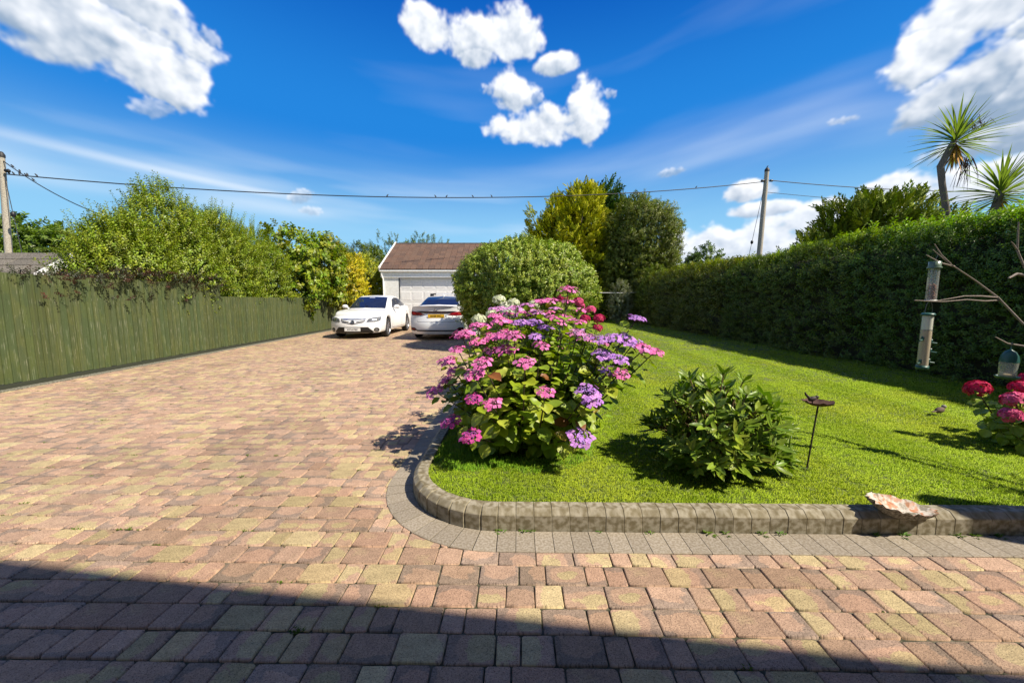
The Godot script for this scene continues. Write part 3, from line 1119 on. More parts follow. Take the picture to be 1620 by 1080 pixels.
# ---------------------------------------------------------------- garage
func build_garage() -> void:
	var x0 := -6.42
	var x1 := -0.9
	var zf := -19.0
	var o := thing("garage", "white garage with a brown tiled roof behind the two cars", "garage", Vector3(x0, 0, zf))
	var wdt := x1 - x0
	var white: Material = M.white
	var wall := MB.new()
	wall.at_box(Vector3(0.40, 1.22, -0.1), Vector3(0.80, 2.44, 0.2), 0.01)
	place("wall", wall.done(), white, o)
	var wall2 := MB.new()
	wall2.at_box(Vector3(wdt - 0.3, 1.22, -0.1), Vector3(0.6, 2.44, 0.2), 0.01)
	place("wall", wall2.done(), white, o)
	for sd in [0.06, wdt - 0.06]:
		var sw := MB.new()
		sw.at_box(Vector3(sd, 1.22, -2.85), Vector3(0.12, 2.44, 5.28))
		place("wall", sw.done(), white, o)
	for sd in [0.055, wdt - 0.055]:
		var gb := MB.new()
		gb.tri(Vector3(sd, 2.44, -0.1), Vector3(sd, 2.44, -5.5), Vector3(sd, 4.1, -2.8), Vector3.LEFT if sd < 1 else Vector3.RIGHT)
		place("gable", gb.done(), white, o)
	var back := MB.new()
	back.at_box(Vector3(wdt * 0.5, 1.22, -5.56), Vector3(wdt, 2.44, 0.12))
	place("wall", back.done(), white, o)
	# door with four sections, each with a row of shallow raised panels
	var dw := wdt - 0.8 - 0.6 - 0.06
	var dm := triplanar(mat("white_door", Color(0.78, 0.78, 0.77), 0.4), grain(0.02, 91, Color(0.97, 0.97, 0.97), Color.WHITE), 0.6)
	var door := MB.new()
	door.at_box(Vector3(0.83 + dw * 0.5, 1.21, -0.14), Vector3(dw, 2.42, 0.03))
	var dn := place("door", door.done(), dm, o)
	for r in 4:
		var sec := MB.new()
		sec.at_box(Vector3(0.83 + dw * 0.5, 0.30 + r * 0.60, -0.118), Vector3(dw, 0.59, 0.022), 0.006)
		place("panel", sec.done(), dm, dn)
		for k in 7:
			var pn := MB.new()
			pn.at_box(Vector3(0.83 + dw * (k + 0.5) / 7.0, 0.30 + r * 0.60, -0.106), Vector3(dw / 7.0 - 0.1, 0.42, 0.014), 0.006)
			place("raised_panel", pn.done(), dm, dn)
	var dk := MB.new()
	dk.at_box(Vector3(0.815, 1.2, -0.02), Vector3(0.02, 2.4, 0.05))
	place("door_frame", dk.done(), mat("dark_seal", Color(0.05, 0.05, 0.05)), o)
	var fas := MB.new()
	fas.at_box(Vector3(wdt * 0.5, 2.55, 0.05), Vector3(wdt + 0.14, 0.30, 0.025), 0.003)
	place("fascia", fas.done(), white, o)
	var sof := MB.new()
	sof.at_box(Vector3(wdt * 0.5, 2.41, 0.018), Vector3(wdt + 0.14, 0.012, 0.036))
	place("soffit", sof.done(), white, o)
	var gut := MB.new()
	gut.tube(PackedVector3Array([Vector3(-0.08, 2.715, 0.115), Vector3(wdt + 0.08, 2.715, 0.115)]), PackedFloat32Array([0.055, 0.055]), 10)
	place("gutter", gut.done(), white, o)
	var dp := MB.new()
	dp.tube(PackedVector3Array([Vector3(0.0, 2.69, 0.11), Vector3(0.0, 2.5, 0.10), Vector3(0.05, 2.33, 0.045), Vector3(0.05, 0.05, 0.045)]), same(0.034, 4), 8)
	place("downpipe", dp.done(), white, o)
	# roof: courses of plain interlocking tiles
	var slope := Vector3(0, 1.60, -2.80)
	var sl := slope.length()
	var up := slope / sl
	var nrm := Vector3(0, 2.8, 1.6).normalized()
	var tb := Basis(Vector3.RIGHT, nrm, Vector3.RIGHT.cross(nrm))
	var e0 := Vector3(0, 2.80, 0.12)
	var mats := []
	var tg := grain(0.06, 93, Color(0.45, 0.42, 0.42), Color.WHITE)
	for k in 5:
		var cc: Color = [Color(0.245, 0.143, 0.095), Color(0.262, 0.16, 0.108), Color(0.228, 0.134, 0.09), Color(0.24, 0.15, 0.103), Color(0.19, 0.118, 0.085)][k]
		mats.append(triplanar(mat("brown_tile", cc, 0.85), tg, 1.8))
	var tm := MB.new()
	tm.box(Transform3D(Basis(Vector3.RIGHT, 0.16), Vector3(0, 0.04, 0)), Vector3(0.286, 0.055, 0.36), 0.008)
	tm.box(Transform3D(Basis(Vector3.RIGHT, 0.16), Vector3(-0.12, 0.072, 0)), Vector3(0.03, 0.016, 0.36), 0.006)
	var tile := tm.done()
	var nx := 19
	var tw := (wdt + 0.1) / nx
	var roof := MB.new()
	roof.box(Transform3D(tb, e0 + up * sl * 0.5 - nrm * 0.03 + Vector3(wdt * 0.5, 0, 0)), Vector3(wdt, 0.03, sl))
	var rf := place("roof", roof.done(), mat("roof_felt", Color(0.06, 0.05, 0.045)), o)
	for r in 11:
		for k in nx:
			var p := e0 + up * (0.13 + r * (sl - 0.1) / 11.0) + Vector3(-0.05 + (k + 0.5) * tw, 0, 0)
			place("tile", tile, mats[rng.randi() % 5] if rng.randf() < 0.85 else mats[4], rf, Transform3D(tb * Basis(Vector3.UP, rnd(-0.012, 0.012)), p + nrm * rnd(0, 0.006)))
	var rb := MB.new()
	var up2 := Vector3(0, 1.60, 2.80) / sl
	rb.box(Transform3D(Basis(Vector3.RIGHT, Vector3(0, 2.8, -1.6).normalized(), Vector3.RIGHT.cross(Vector3(0, 2.8, -1.6).normalized())), Vector3(wdt * 0.5, 3.56, -4.0)), Vector3(wdt + 0.1, 0.06, sl))
	place("rear_roof", rb.done(), mats[0], o)
	var ridge := MB.new()
	var arc := []
	for row in 2:
		var line := []
		for k in 7:
			var a := PI * k / 6.0
			line.append(Vector3(-0.17 + row * 0.345, sin(a) * 0.10, cos(a) * 0.14))
		arc.append(line)
	ridge.grid(arc)
	for s in [-0.168, 0.172]:
		ridge.at_box(Vector3(s, 0.03, 0), Vector3(0.012, 0.12, 0.22), 0.004)
	var rmesh := ridge.done()
	var rm := triplanar(mat("ridge_tile", Color(0.11, 0.09, 0.085), 0.85), tg, 2.0)
	for k in 16:
		place("ridge_tile", rmesh, rm, rf, Transform3D(Basis(Vector3.BACK, rnd(-0.01, 0.01)), Vector3(0.12 + k * 0.347, 4.375, -2.62)))
	for s in [-0.085, wdt + 0.085]:
		var bb := MB.new()
		bb.box(Transform3D(tb, e0 + up * sl * 0.5 - nrm * 0.0 + Vector3(s, 0, 0)), Vector3(0.07, 0.24, sl + 0.1), 0.004)
		place("barge_board", bb.done(), white, o)

# ---------------------------------------------------------------- low neighbouring building over the fence, left
func build_neighbour() -> void:
	var o := thing("bungalow", "low neighbouring bungalow with grey tiled roof and white gable over fence", "house", Vector3(-11.7, 0, -10.2))
	var wall := MB.new()
	wall.at_box(Vector3(-5.0, 0.35, 0.0), Vector3(10.0, 1.5, 5.6))
	place("wall", wall.done(), M.white, o)
	var gable := MB.new()
	for sx in [-10.0, 0.0]:
		gable.tri(Vector3(sx, 0.5, 2.8), Vector3(sx, 0.5, -2.8), Vector3(sx, 2.42, 0), Vector3.RIGHT if sx == 0.0 else Vector3.LEFT)
	place("gable", gable.done(), M.white, o)
	var tm := []
	for k in 3:
		tm.append(triplanar(mat("grey_tile", Color(0.21, 0.19, 0.155) * [0.9, 1.0, 1.12][k], 0.85), grain(0.05, 95, Color(0.5, 0.48, 0.45), Color.WHITE), 1.1))
	var tl := atan(0.7)
	for s in [1.0, -1.0]:
		var roof := MB.new()
		roof.box(Transform3D(Basis(Vector3.RIGHT, s * tl), Vector3(-4.95, 2.5 - 0.7 * 1.5 - 0.05, s * 1.5)), Vector3(10.2, 0.06, 3.66))
		var rf := place("roof", roof.done(), tm[0], o)
		for r in 12:
			var d := 0.12 + r * 0.25
			for k in 17:
				var t := MB.new()
				t.box(Transform3D(Basis(Vector3.RIGHT, s * (tl - 0.05)), Vector3(-9.76 + k * 0.6, 2.5 - 0.7 * d + 0.01, s * d)), Vector3(0.592, 0.03, 0.36), 0.008)
				if s > 0: place("tile", t.done(), tm[rng.randi() % 3], rf)
	var vb := MB.new()
	vb.box(Transform3D(Basis(Vector3.RIGHT, tl), Vector3(0.16, 2.5 - 0.7 * 1.5 - 0.06, 1.5)), Vector3(0.03, 0.22, 3.7))
	vb.box(Transform3D(Basis(Vector3.RIGHT, -tl), Vector3(0.16, 2.5 - 0.7 * 1.5 - 0.06, -1.5)), Vector3(0.03, 0.22, 3.7))
	place("barge_board", vb.done(), M.white, o)

# ---------------------------------------------------------------- poles, wires
func pole(label: String, foot: Vector3, top: Vector3, r: float) -> Node3D:
	var o := thing("utility_pole", label, "utility pole", foot)
	var b := MB.new()
	b.tube(PackedVector3Array([Vector3.ZERO, (top - foot) * 0.5, top - foot]), PackedFloat32Array([r * 1.15, r, r * 0.82]), 12)
	place("shaft", b.done(), M.wood, o)
	var c := MB.new()
	c.lathe(Transform3D(Basis(), top - foot), [Vector2(r * 0.9, -0.1), Vector2(r * 0.95, 0.0), Vector2(r * 0.5, 0.1), Vector2(0.0, 0.12)], 12)
	place("pole_cap", c.done(), M.cable, o)
	for s in [-1.0, 1.0]:
		var d := MB.new()
		d.lathe(Transform3D(Basis(Vector3.BACK, s * -PI * 0.5), top - foot + Vector3(s * r, -0.6, 0.05)), [Vector2(0.02, 0), Vector2(0.07, 0.05), Vector2(0.04, 0.1), Vector2(0.07, 0.15), Vector2(0.03, 0.2), Vector2(0.0, 0.22)], 8)
		place("insulator", d.done(), M.black, o)
	return o

func wire(label: String, a: Vector3, b: Vector3, sag: float, r: float, called := "overhead_wire") -> PackedVector3Array:
	var p := arc_pts(a, b, sag, 28)
	var m := MB.new()
	m.tube(p, same(r, p.size()), 5)
	var o := place(called, m.done(), M.cable, self)
	tag(o, label, "wire")
	return p

var main_wire: PackedVector3Array
var left_wire: PackedVector3Array
func build_poles_and_wires() -> void:
	pole("pale wooden utility pole at the left edge behind the bungalow", Vector3(-19.75, 0, -15), Vector3(-19.3, 6.75, -15), 0.105)
	pole("tall wooden utility pole rising behind the clipped hedge", Vector3(14.0, 0, -22), Vector3(14.2, 8.5, -22), 0.135)
	main_wire = wire("long black overhead wire crossing the sky between both poles", Vector3(-19.3, 6.05, -15), Vector3(14.15, 7.87, -22), 0.87, 0.022)
	left_wire = wire("short sagging wire dropping from left pole into the tall shrub", Vector3(-19.3, 6.55, -15), Vector3(-9.4, 3.4, -12.6), 0.75, 0.017)
	wire("upper wire leaving the right pole towards the palms", Vector3(14.2, 7.95, -22), Vector3(34.0, 7.6, -22.5), 0.35, 0.022)
	wire("lower thin wire leaving the right pole behind the spreading conifer", Vector3(14.2, 7.3, -22), Vector3(36.0, 6.0, -22.0), 0.2, 0.014)
	var s1 := wire("slanting stay wire with a dark guard below the left pole", Vector3(-19.3, 6.1, -15), Vector3(-17.75, 0.0, -14.2), 0.0, 0.012, "stay_wire")
	var s2 := wire("slanting stay wire with a dark guard beside the right pole", Vector3(14.1, 7.6, -22), Vector3(12.9, 0.0, -22), 0.0, 0.012, "stay_wire")
	for q in [[s1, 0, 0.26], [s2, 1, 0.40]]:
		var b := MB.new()
		var p: Vector3 = q[0][0].lerp(q[0][q[0].size() - 1], q[2])
		b.ellipsoid(Transform3D(Basis(), Vector3.ZERO), Vector3(0.075, 0.11, 0.075), 8, 6)
		var nd: Node = get_node("stay_wire" if q[1] == 0 else "stay_wire_001")
		place("stay_guard", b.done(), M.black, nd, Transform3D(Basis(), p))

# ---------------------------------------------------------------- hedges
func build_hedges() -> void:
	lump.seed = 77
	var core := mat("hedge_twigs", Color(0.028, 0.03, 0.012), 0.95)
	# the long clipped hedge on the right
	var o := thing("hedge", "long clipped green hedge along the right side of lawn", "hedge", Vector3(7.0, 0, -12))
	var xs := []
	var cs := PackedColorArray()
	var wob := FastNoiseLite.new()
	wob.seed = 3
	wob.frequency = 0.45
	wob.fractal_octaves = 3
	var put := func(p: Vector3, n: Vector3, s: float, rand_: float, col: Color) -> void:
		var d := (n + Vector3.UP * 0.25 + unit() * rand_).normalized()
		xs.append(Transform3D(towards(d, rnd(0, TAU)).scaled(Vector3.ONE * s), p - Vector3(7.0, 0, -12)))
		cs.append(shade(col, 0.28, 0.16))
	var d := 1.6
	while d < 20.6:
		var den := 330.0 if d < 7.0 else (190.0 if d < 12.0 else 90.0)
		var sc := 1.0 if d < 7.0 else (1.3 if d < 12.0 else 1.9)
		var step := 0.1
		var col := Color(0.105, 0.185, 0.015) if d < 7.5 else (Color(0.12, 0.175, 0.015) if d < 12.0 else Color(0.14, 0.165, 0.015))
		var topy := 2.47 + 0.05 * sin(d * 0.9)
		for i in int(den * step * 3.0):
			var y := rnd(0.0, topy - 0.5) if rng.randf() < 0.6 else topy - 0.85 + 0.85 * sin(rnd(0.0, 1.5))
			var x := 6.66 + 0.10 * y / topy + 0.85 * (1.0 - sqrt(maxf(0.0, 1.0 - pow(clampf((y - topy + 0.85) / 0.85, 0, 1), 2.0)))) + wob.get_noise_2d(d * 1.5, y * 2.0) * 0.22 + pow(rng.randf(), 2.0) * 0.16
			var over := clampf((y - topy + 0.85) / 0.85, 0, 1)
			put.call(Vector3(x, y, -d - rnd(0, step)), Vector3(-1.0 + over * 0.75, 0.1 + over, 0), sc * rnd(0.7, 1.25), 0.55, col)
		for i in int(den * step * 1.7):
			var xx := rnd(7.15, 8.7)
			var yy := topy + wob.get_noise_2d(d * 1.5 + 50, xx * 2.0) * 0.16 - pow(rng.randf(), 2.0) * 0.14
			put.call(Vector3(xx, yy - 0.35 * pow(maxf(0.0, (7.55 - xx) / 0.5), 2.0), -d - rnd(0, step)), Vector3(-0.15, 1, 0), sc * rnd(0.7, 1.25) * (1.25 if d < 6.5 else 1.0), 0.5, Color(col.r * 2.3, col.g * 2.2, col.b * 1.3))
		if d < 8.0:
			for i in 5:
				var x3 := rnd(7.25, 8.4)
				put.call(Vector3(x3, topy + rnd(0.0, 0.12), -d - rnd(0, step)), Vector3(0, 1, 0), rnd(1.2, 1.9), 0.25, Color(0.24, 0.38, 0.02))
		d += step
	for i in 1500:      # the rounded far end
		var y2 := rnd(0, 2.4)
		put.call(Vector3(rnd(6.7, 8.5), y2, -20.6 - rnd(0, 0.5)), Vector3(-0.4, 0.3, 1.0) if rng.randf() < 0.5 else Vector3(0, 0.4, -1), 1.9, 0.6, Color(0.085, 0.11, 0.012))
	var b := MB.new()
	var pr := [Vector2(6.84, 0.0), Vector2(6.92, 1.6), Vector2(7.0, 1.9), Vector2(7.14, 2.12), Vector2(7.36, 2.26), Vector2(7.7, 2.33), Vector2(8.6, 2.33), Vector2(8.65, 0.0)]
	var g0 := []
	var g1 := []
	for q in pr:
		g0.append(Vector3(q.x, q.y, -1.7))
		g1.append(Vector3(q.x, q.y, -20.7))
	b.grid([g0, g1])
	for zz in [-1.7, -20.7]:
		for i in range(1, pr.size() - 1):
			b.tri(Vector3(pr[0].x, pr[0].y, zz), Vector3(pr[i].x, pr[i].y, zz), Vector3(pr[i + 1].x, pr[i + 1].y, zz), Vector3(0, 0, 1 if zz > -5 else -1))
	place("branches", b.done(), core, o, Transform3D(Basis(), -Vector3(7.0, 0, -12)))
	scatter("foliage", S.privet, M.leaf, o, xs, cs)

	# the dark hedge that closes the far end of the lawn
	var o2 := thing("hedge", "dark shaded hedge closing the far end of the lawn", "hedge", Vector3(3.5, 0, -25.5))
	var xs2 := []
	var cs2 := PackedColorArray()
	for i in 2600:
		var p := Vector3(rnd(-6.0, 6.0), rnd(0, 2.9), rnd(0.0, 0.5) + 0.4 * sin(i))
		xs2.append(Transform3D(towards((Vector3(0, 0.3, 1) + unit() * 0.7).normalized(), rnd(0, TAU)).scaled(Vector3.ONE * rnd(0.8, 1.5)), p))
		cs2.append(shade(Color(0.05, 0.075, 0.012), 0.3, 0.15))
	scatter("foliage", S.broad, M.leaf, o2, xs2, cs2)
	var b2 := MB.new()
	b2.at_box(Vector3(0, 1.3, -0.7), Vector3(12.2, 2.7, 1.4), 0.1)
	place("branches", b2.done(), core, o2)

# trunk and a few limbs reaching to the given points
func limbs(root: Node3D, foot: Vector3, fork: Vector3, tips: Array, r: float) -> void:
	var t := MB.new()
	var mid := foot.lerp(fork, 0.5) + Vector3(rnd(-0.1, 0.1), 0, rnd(-0.1, 0.1))
	t.tube(PackedVector3Array([foot, mid, fork]), PackedFloat32Array([r * 1.3, r, r * 0.85]), 9)
	place("trunk", t.done(), M.bark, root)
	for q in tips:
		var m := MB.new()
		var k: Vector3 = fork.lerp(q, 0.5) + unit() * 0.15
		m.tube(PackedVector3Array([fork - (fork - foot).normalized() * r, k, q]), PackedFloat32Array([r * 0.6, r * 0.35, r * 0.1]), 6)
		place("limb", m.done(), M.bark, root)

func tree(called: String, label: String, foot: Vector3, fork: float, blobs: Array, mesh: Mesh, m: Material, col: Color, sc: float, opt: Dictionary, cat := "tree", r := 0.14) -> Node3D:
	var o := thing(called, label, cat, foot)
	var xs := []
	var cs := PackedColorArray()
	var tips := []
	for q in blobs:
		var c: Vector3 = q[0]
		crown(xs, cs, c - foot, q[1], q[2], q[3] if q.size() > 3 else col, sc, opt)
		tips.append(c - foot + Vector3(0, q[1].y * 0.4, 0))
	limbs(o, Vector3(0, -0.05, 0), Vector3(0, fork, 0), tips, r)
	scatter("crown", mesh, m, o, xs, cs)
	return o

func build_trees() -> void:
	# golden cypress with pointed tops
	tree("cypress_tree", "tall golden yellow cypress with pointed tops behind the round bush", Vector3(3.2, 0, -24), 1.5, [
		[Vector3(4.2, 3.9, -24), Vector3(1.85, 3.9, 1.8), 2800], [Vector3(2.75, 3.4, -24.1), Vector3(1.9, 3.4, 1.8), 2500], [Vector3(1.5, 2.8, -24.0), Vector3(1.5, 2.2, 1.6), 1500],
		[Vector3(4.5, 7.0, -24), Vector3(0.9, 1.3, 0.9), 420], [Vector3(3.0, 6.2, -24), Vector3(0.8, 1.1, 0.8), 320], [Vector3(3.6, 2.4, -23.2), Vector3(2.2, 2.2, 1.2), 500]],
		S.gold, M.needle, Color(0.41, 0.415, 0.014), 0.78, {"amp": 0.26, "freq": 1.3, "deep": 0.25, "lift": 0.4, "rand": 0.5, "vary": 0.25, "hue": 0.1}, "tree", 0.2)
	tree("pine_tree", "dark green conifer top showing behind the golden cypress", Vector3(6.2, 0, -27), 4.0, [
		[Vector3(6.1, 6.3, -27), Vector3(1.4, 2.6, 1.4), 700], [Vector3(7.2, 6.4, -27), Vector3(1.1, 1.7, 1.0), 300], [Vector3(6.3, 4.0, -27), Vector3(2.0, 2.4, 1.6), 400]],
		S.dark, M.needle, Color(0.06, 0.12, 0.02), 1.2, {"amp": 0.3, "lift": 0.3, "rand": 0.7}, "tree", 0.2)
	tree("hawthorn_tree", "rounded olive green tree right of the golden cypress", Vector3(7.0, 0, -22.5), 1.7, [
		[Vector3(7.5, 4.35, -22.6), Vector3(1.9, 2.7, 1.8), 4600], [Vector3(8.2, 4.7, -22.6), Vector3(1.45, 1.9, 1.4), 1500], [Vector3(6.7, 3.2, -22.6), Vector3(1.4, 2.4, 1.3), 1400], [Vector3(6.9, 2.2, -22.6), Vector3(1.9, 1.7, 1.2), 800], [Vector3(4.9, 1.6, -23), Vector3(1.5, 1.6, 0.8), 600]],
		S.small, M.leaf, Color(0.165, 0.20, 0.02), 1.3, {"amp": 0.26, "freq": 1.1, "deep": 0.35, "lift": 0.35, "rand": 0.9, "vary": 0.3}, "tree", 0.18)
	# spreading conifer beyond the hedge
	tree("cypress_tree", "spreading dark green conifer beyond the hedge left of palms", Vector3(13.0, 0, -14.2), 2.2, [
		[Vector3(11.9, 3.1, -14.2), Vector3(1.1, 0.8, 1.0), 420], [Vector3(12.4, 4.0, -14.2), Vector3(0.9, 0.85, 0.9), 380], [Vector3(13.6, 4.2, -14.1), Vector3(0.95, 1.0, 1.0), 420], [Vector3(13.2, 3.6, -13.8), Vector3(1.6, 1.1, 1.2), 520], [Vector3(14.8, 3.4, -14.2), Vector3(1.0, 0.9, 1.0), 360], [Vector3(11.2, 2.7, -14.2), Vector3(0.7, 0.45, 0.7), 180], [Vector3(13.0, 2.4, -14.2), Vector3(2.4, 1.2, 1.4), 500]],
		S.dark, M.needle, Color(0.17, 0.22, 0.016), 0.68, {"amp": 0.42, "freq": 1.6, "deep": 0.3, "lift": 0.45, "rand": 0.5, "vary": 0.3, "hue": 0.12}, "tree", 0.16)
	tree("shrub", "young bright lime green shrub poking over far end of hedge", Vector3(7.3, 0, -19.4), 0.8, [[Vector3(7.25, 2.15, -19.3), Vector3(0.55, 0.85, 0.5), 330], [Vector3(6.9, 1.6, -19.2), Vector3(0.45, 0.7, 0.4), 220]],
		S.small, M.leaf, Color(0.16, 0.21, 0.012), 0.9, {"lift": 0.8}, "shrub", 0.03)
	tree("shrub", "small silvery grey shrub at the far hedge corner", Vector3(5.75, 0, -20.2), 0.4, [[Vector3(5.75, 1.15, -20.2), Vector3(0.5, 0.95, 0.45), 380]],
		S.tiny, M.leaf, Color(0.21, 0.24, 0.14), 1.6, {"lift": 0.5, "amp": 0.3}, "shrub", 0.03)
	# far away
	tree("tree", "distant rounded green tree beyond the hedge near pole", Vector3(19.5, 0, -40), 2.5, [[Vector3(19.9, 4.6, -40), Vector3(1.7, 1.9, 1.6), 420], [Vector3(18.3, 3.8, -40), Vector3(1.2, 1.2, 1.2), 240]], S.mass, M.leaf, Color(0.10, 0.16, 0.02), 1.0, {"rand": 0.8})
	tree("tree", "distant low yellow green treetops at far end of hedge", Vector3(15.5, 0, -38), 2.0, [[Vector3(15.6, 3.7, -38), Vector3(1.3, 1.5, 1.3), 260], [Vector3(16.8, 3.2, -38), Vector3(1.6, 1.3, 1.2), 240]], S.mass, M.leaf, Color(0.18, 0.22, 0.02), 0.9, {"rand": 0.8})
	tree("tree", "broad green tree behind the bungalow at left edge", Vector3(-31, 0, -25), 2.5, [[Vector3(-32.5, 3.5, -25), Vector3(3.2, 2.7, 2.2), 1000], [Vector3(-29.0, 3.3, -25), Vector3(2.6, 2.3, 2.0), 800], [Vector3(-36, 3.6, -25), Vector3(3.0, 2.6, 2.0), 500]], S.mass, M.leaf, Color(0.12, 0.19, 0.014), 1.0, {"rand": 0.8, "amp": 0.25})

func build_shrubs_left() -> void:
	# tall loose willow-like shrub with upright whippy shoots
	var o := thing("shrub", "tall loose yellow green shrub with whippy shoots behind the tall fence", "shrub", Vector3(-8.8, 0, -10.5))
	var xs := []
	var cs := PackedColorArray()
	var sx := []
	var sc := PackedColorArray()
	var blobs := [[Vector3(-8.55, 1.55, -8.5), Vector3(0.74, 1.3, 0.85), 2600], [Vector3(-8.65, 1.95, -9.7), Vector3(0.95, 1.65, 1.0), 3000], [Vector3(-8.75, 2.05, -11.2), Vector3(1.0, 1.7, 1.1), 3000], [Vector3(-8.8, 1.75, -12.8), Vector3(1.0, 1.6, 1.2), 2600], [Vector3(-8.6, 1.7, -11.2), Vector3(0.7, 1.4, 2.5), 2400]]
	var tips := []
	for q in blobs:
		crown(xs, cs, q[0] - o.position, q[1], q[2], Color(0.255, 0.335, 0.022), 1.6, {"amp": 0.2, "deep": 0.4, "lift": 0.9, "rand": 0.6, "vary": 0.3, "hue": 0.14})
		crown(sx, sc, q[0] - o.position, q[1] * 0.97, 230, Color(0.27, 0.35, 0.025), 1.0, {"amp": 0.15, "deep": 0.1, "ymin": 0.0, "lift": 1.6, "rand": 0.3})
		tips.append(q[0] - o.position + Vector3(0, 0.9, 0))
	limbs(o, Vector3(0, -0.05, 0), Vector3(0, 0.5, 0), tips, 0.06)
	scatter("foliage", S.tiny, M.leaf, o, xs, cs)
	scatter("shoots", S.shoot, M.leaf, o, sx, sc)
	# dark creeper over the fence top
	var c := thing("cotoneaster", "dark red green cotoneaster sprawling over the top of tall fence", "shrub", Vector3(-7.5, 0, -7.6))
	var cx := []
	var cc := PackedColorArray()
	for i in 900:
		var d := 5.6 + pow(rng.randf(), 0.62) * 4.3
		var h := 1.62 + rnd(-0.02, 0.26) * (0.12 + 0.88 * smoothstep(6.4, 8.0, d)) 
		var p := Vector3(fence_x(d) - rnd(-0.12, 0.9), h, -d)
		if rng.randf() < 0.08: p = Vector3(fence_x(d) + 0.07, 1.68 - pow(rng.randf(), 1.6) * 0.42, -d)
		cx.append(Transform3D(towards((unit() * 0.8 + Vector3(0.5, 0.4, 0.2)).normalized(), rnd(0, TAU)).scaled(Vector3.ONE * rnd(0.6, 1.2)), p - c.position))
		cc.append(shade(Color(0.045, 0.055, 0.014) if rng.randf() < 0.6 else Color(0.085, 0.035, 0.018), 0.3, 0.1))
	scatter("foliage", S.tiny, M.leaf, c, cx, cc)
	for i in 7:
		var st := MB.new()
		var dd := 6.0 + i * 0.55
		var a := Vector3(fence_x(dd) - 0.6, 1.0, -dd) - c.position
		st.tube(PackedVector3Array([a - Vector3(0, 1, 0), a, a + Vector3(0.35, 0.75, 0.05), a + Vector3(0.68, 0.70, 0.2)]), taper(0.016, 0.004, 4), 5)
		place("stem", st.done(), M.bark, c)
	tree("sycamore", "broad leaved young sycamore behind the lower fence", Vector3(-8.7, 0, -15.6), 0.9, [[Vector3(-8.5, 2.2, -14.8), Vector3(0.95, 1.5, 1.1), 480], [Vector3(-8.2, 2.3, -16.4), Vector3(0.85, 1.45, 1.0), 460], [Vector3(-8.3, 2.0, -17.6), Vector3(0.8, 1.5, 0.9), 320, Color(0.24, 0.25, 0.014)]],
		S.broad, M.leaf, Color(0.24, 0.32, 0.016), 1.0, {"amp": 0.3, "lift": 0.6, "rand": 0.8, "vary": 0.3, "hue": 0.25}, "tree", 0.07)
	tree("shrub", "bright yellow leaved shrub behind lower fence near the garage", Vector3(-8.5, 0, -18.9), 0.6, [[Vector3(-7.9, 1.9, -18.6), Vector3(0.7, 1.45, 0.9), 1500], [Vector3(-7.75, 1.8, -20.2), Vector3(0.9, 1.5, 0.9), 1700, Color(0.42, 0.45, 0.018)]],
		S.small, M.leaf, Color(0.68, 0.58, 0.02), 0.9, {"amp": 0.3, "lift": 0.5, "rand": 0.8, "vary": 0.3}, "shrub", 0.05)
	tree("hedge", "tall green hedge beside the left wall of the garage", Vector3(-8.6, 0, -22.5), 0.8, [[Vector3(-8.3, 2.2, -22.0), Vector3(1.5, 1.8, 1.5), 3000], [Vector3(-9.2, 2.4, -19.6), Vector3(0.9, 1.7, 2.4), 2600]],
		S.small, M.leaf, Color(0.13, 0.18, 0.016), 1.3, {"amp": 0.25}, "hedge", 0.06)
	tree("shrub", "leafy shrub tops showing above the garage roof ridge", Vector3(-6.2, 0, -27.5), 1.2, [[Vector3(-7.9, 3.2, -27.5), Vector3(2.4, 2.4, 1.2), 700], [Vector3(-5.8, 3.2, -27.5), Vector3(1.6, 2.3, 1.0), 420]],
		S.small, M.leaf, Color(0.13, 0.18, 0.018), 1.5, {"amp": 0.35, "lift": 0.8}, "shrub", 0.06)

func build_round_bush() -> void:
	var o := tree("clipped_bush", "large rounded bright green bush between the grey tailed car and lawn", Vector3(0.3, 0, -10.4), 0.5, [[Vector3(0.32, 1.58, -10.4), Vector3(1.76, 1.20, 1.45), 7600], [Vector3(0.28, 1.0, -10.4), Vector3(1.56, 1.1, 1.25), 2800]],
		S.box, M.gloss_leaf, Color(0.30, 0.38, 0.05), 1.25, {"amp": 0.10, "freq": 1.5, "deep": 0.16, "lift": 0.3, "rand": 0.6, "vary": 0.28, "hue": 0.12}, "bush", 0.08)
	o.set_meta("label", "large rounded bright green bush beside the parked cars")

# ---------------------------------------------------------------- cordylines
func sword(len_: float, wid: float, droop: float) -> ArrayMesh:
	var b := MB.new()
	var rows := []
	for i in 7:
		var t := i / 6.0
		var w := wid * (0.55 + 1.2 * t * (1.0 - t) * 1.4) * (1.0 - pow(t, 3.0)) * 0.5
		var y := len_ * t
		var z := -droop * len_ * t * t
		rows.append([Vector3(-w, y, z + w * 0.5), Vector3(0, y, z), Vector3(w, y, z + w * 0.5)])
	b.grid(rows, Vector3(0, 0, 1))
	return b.done()

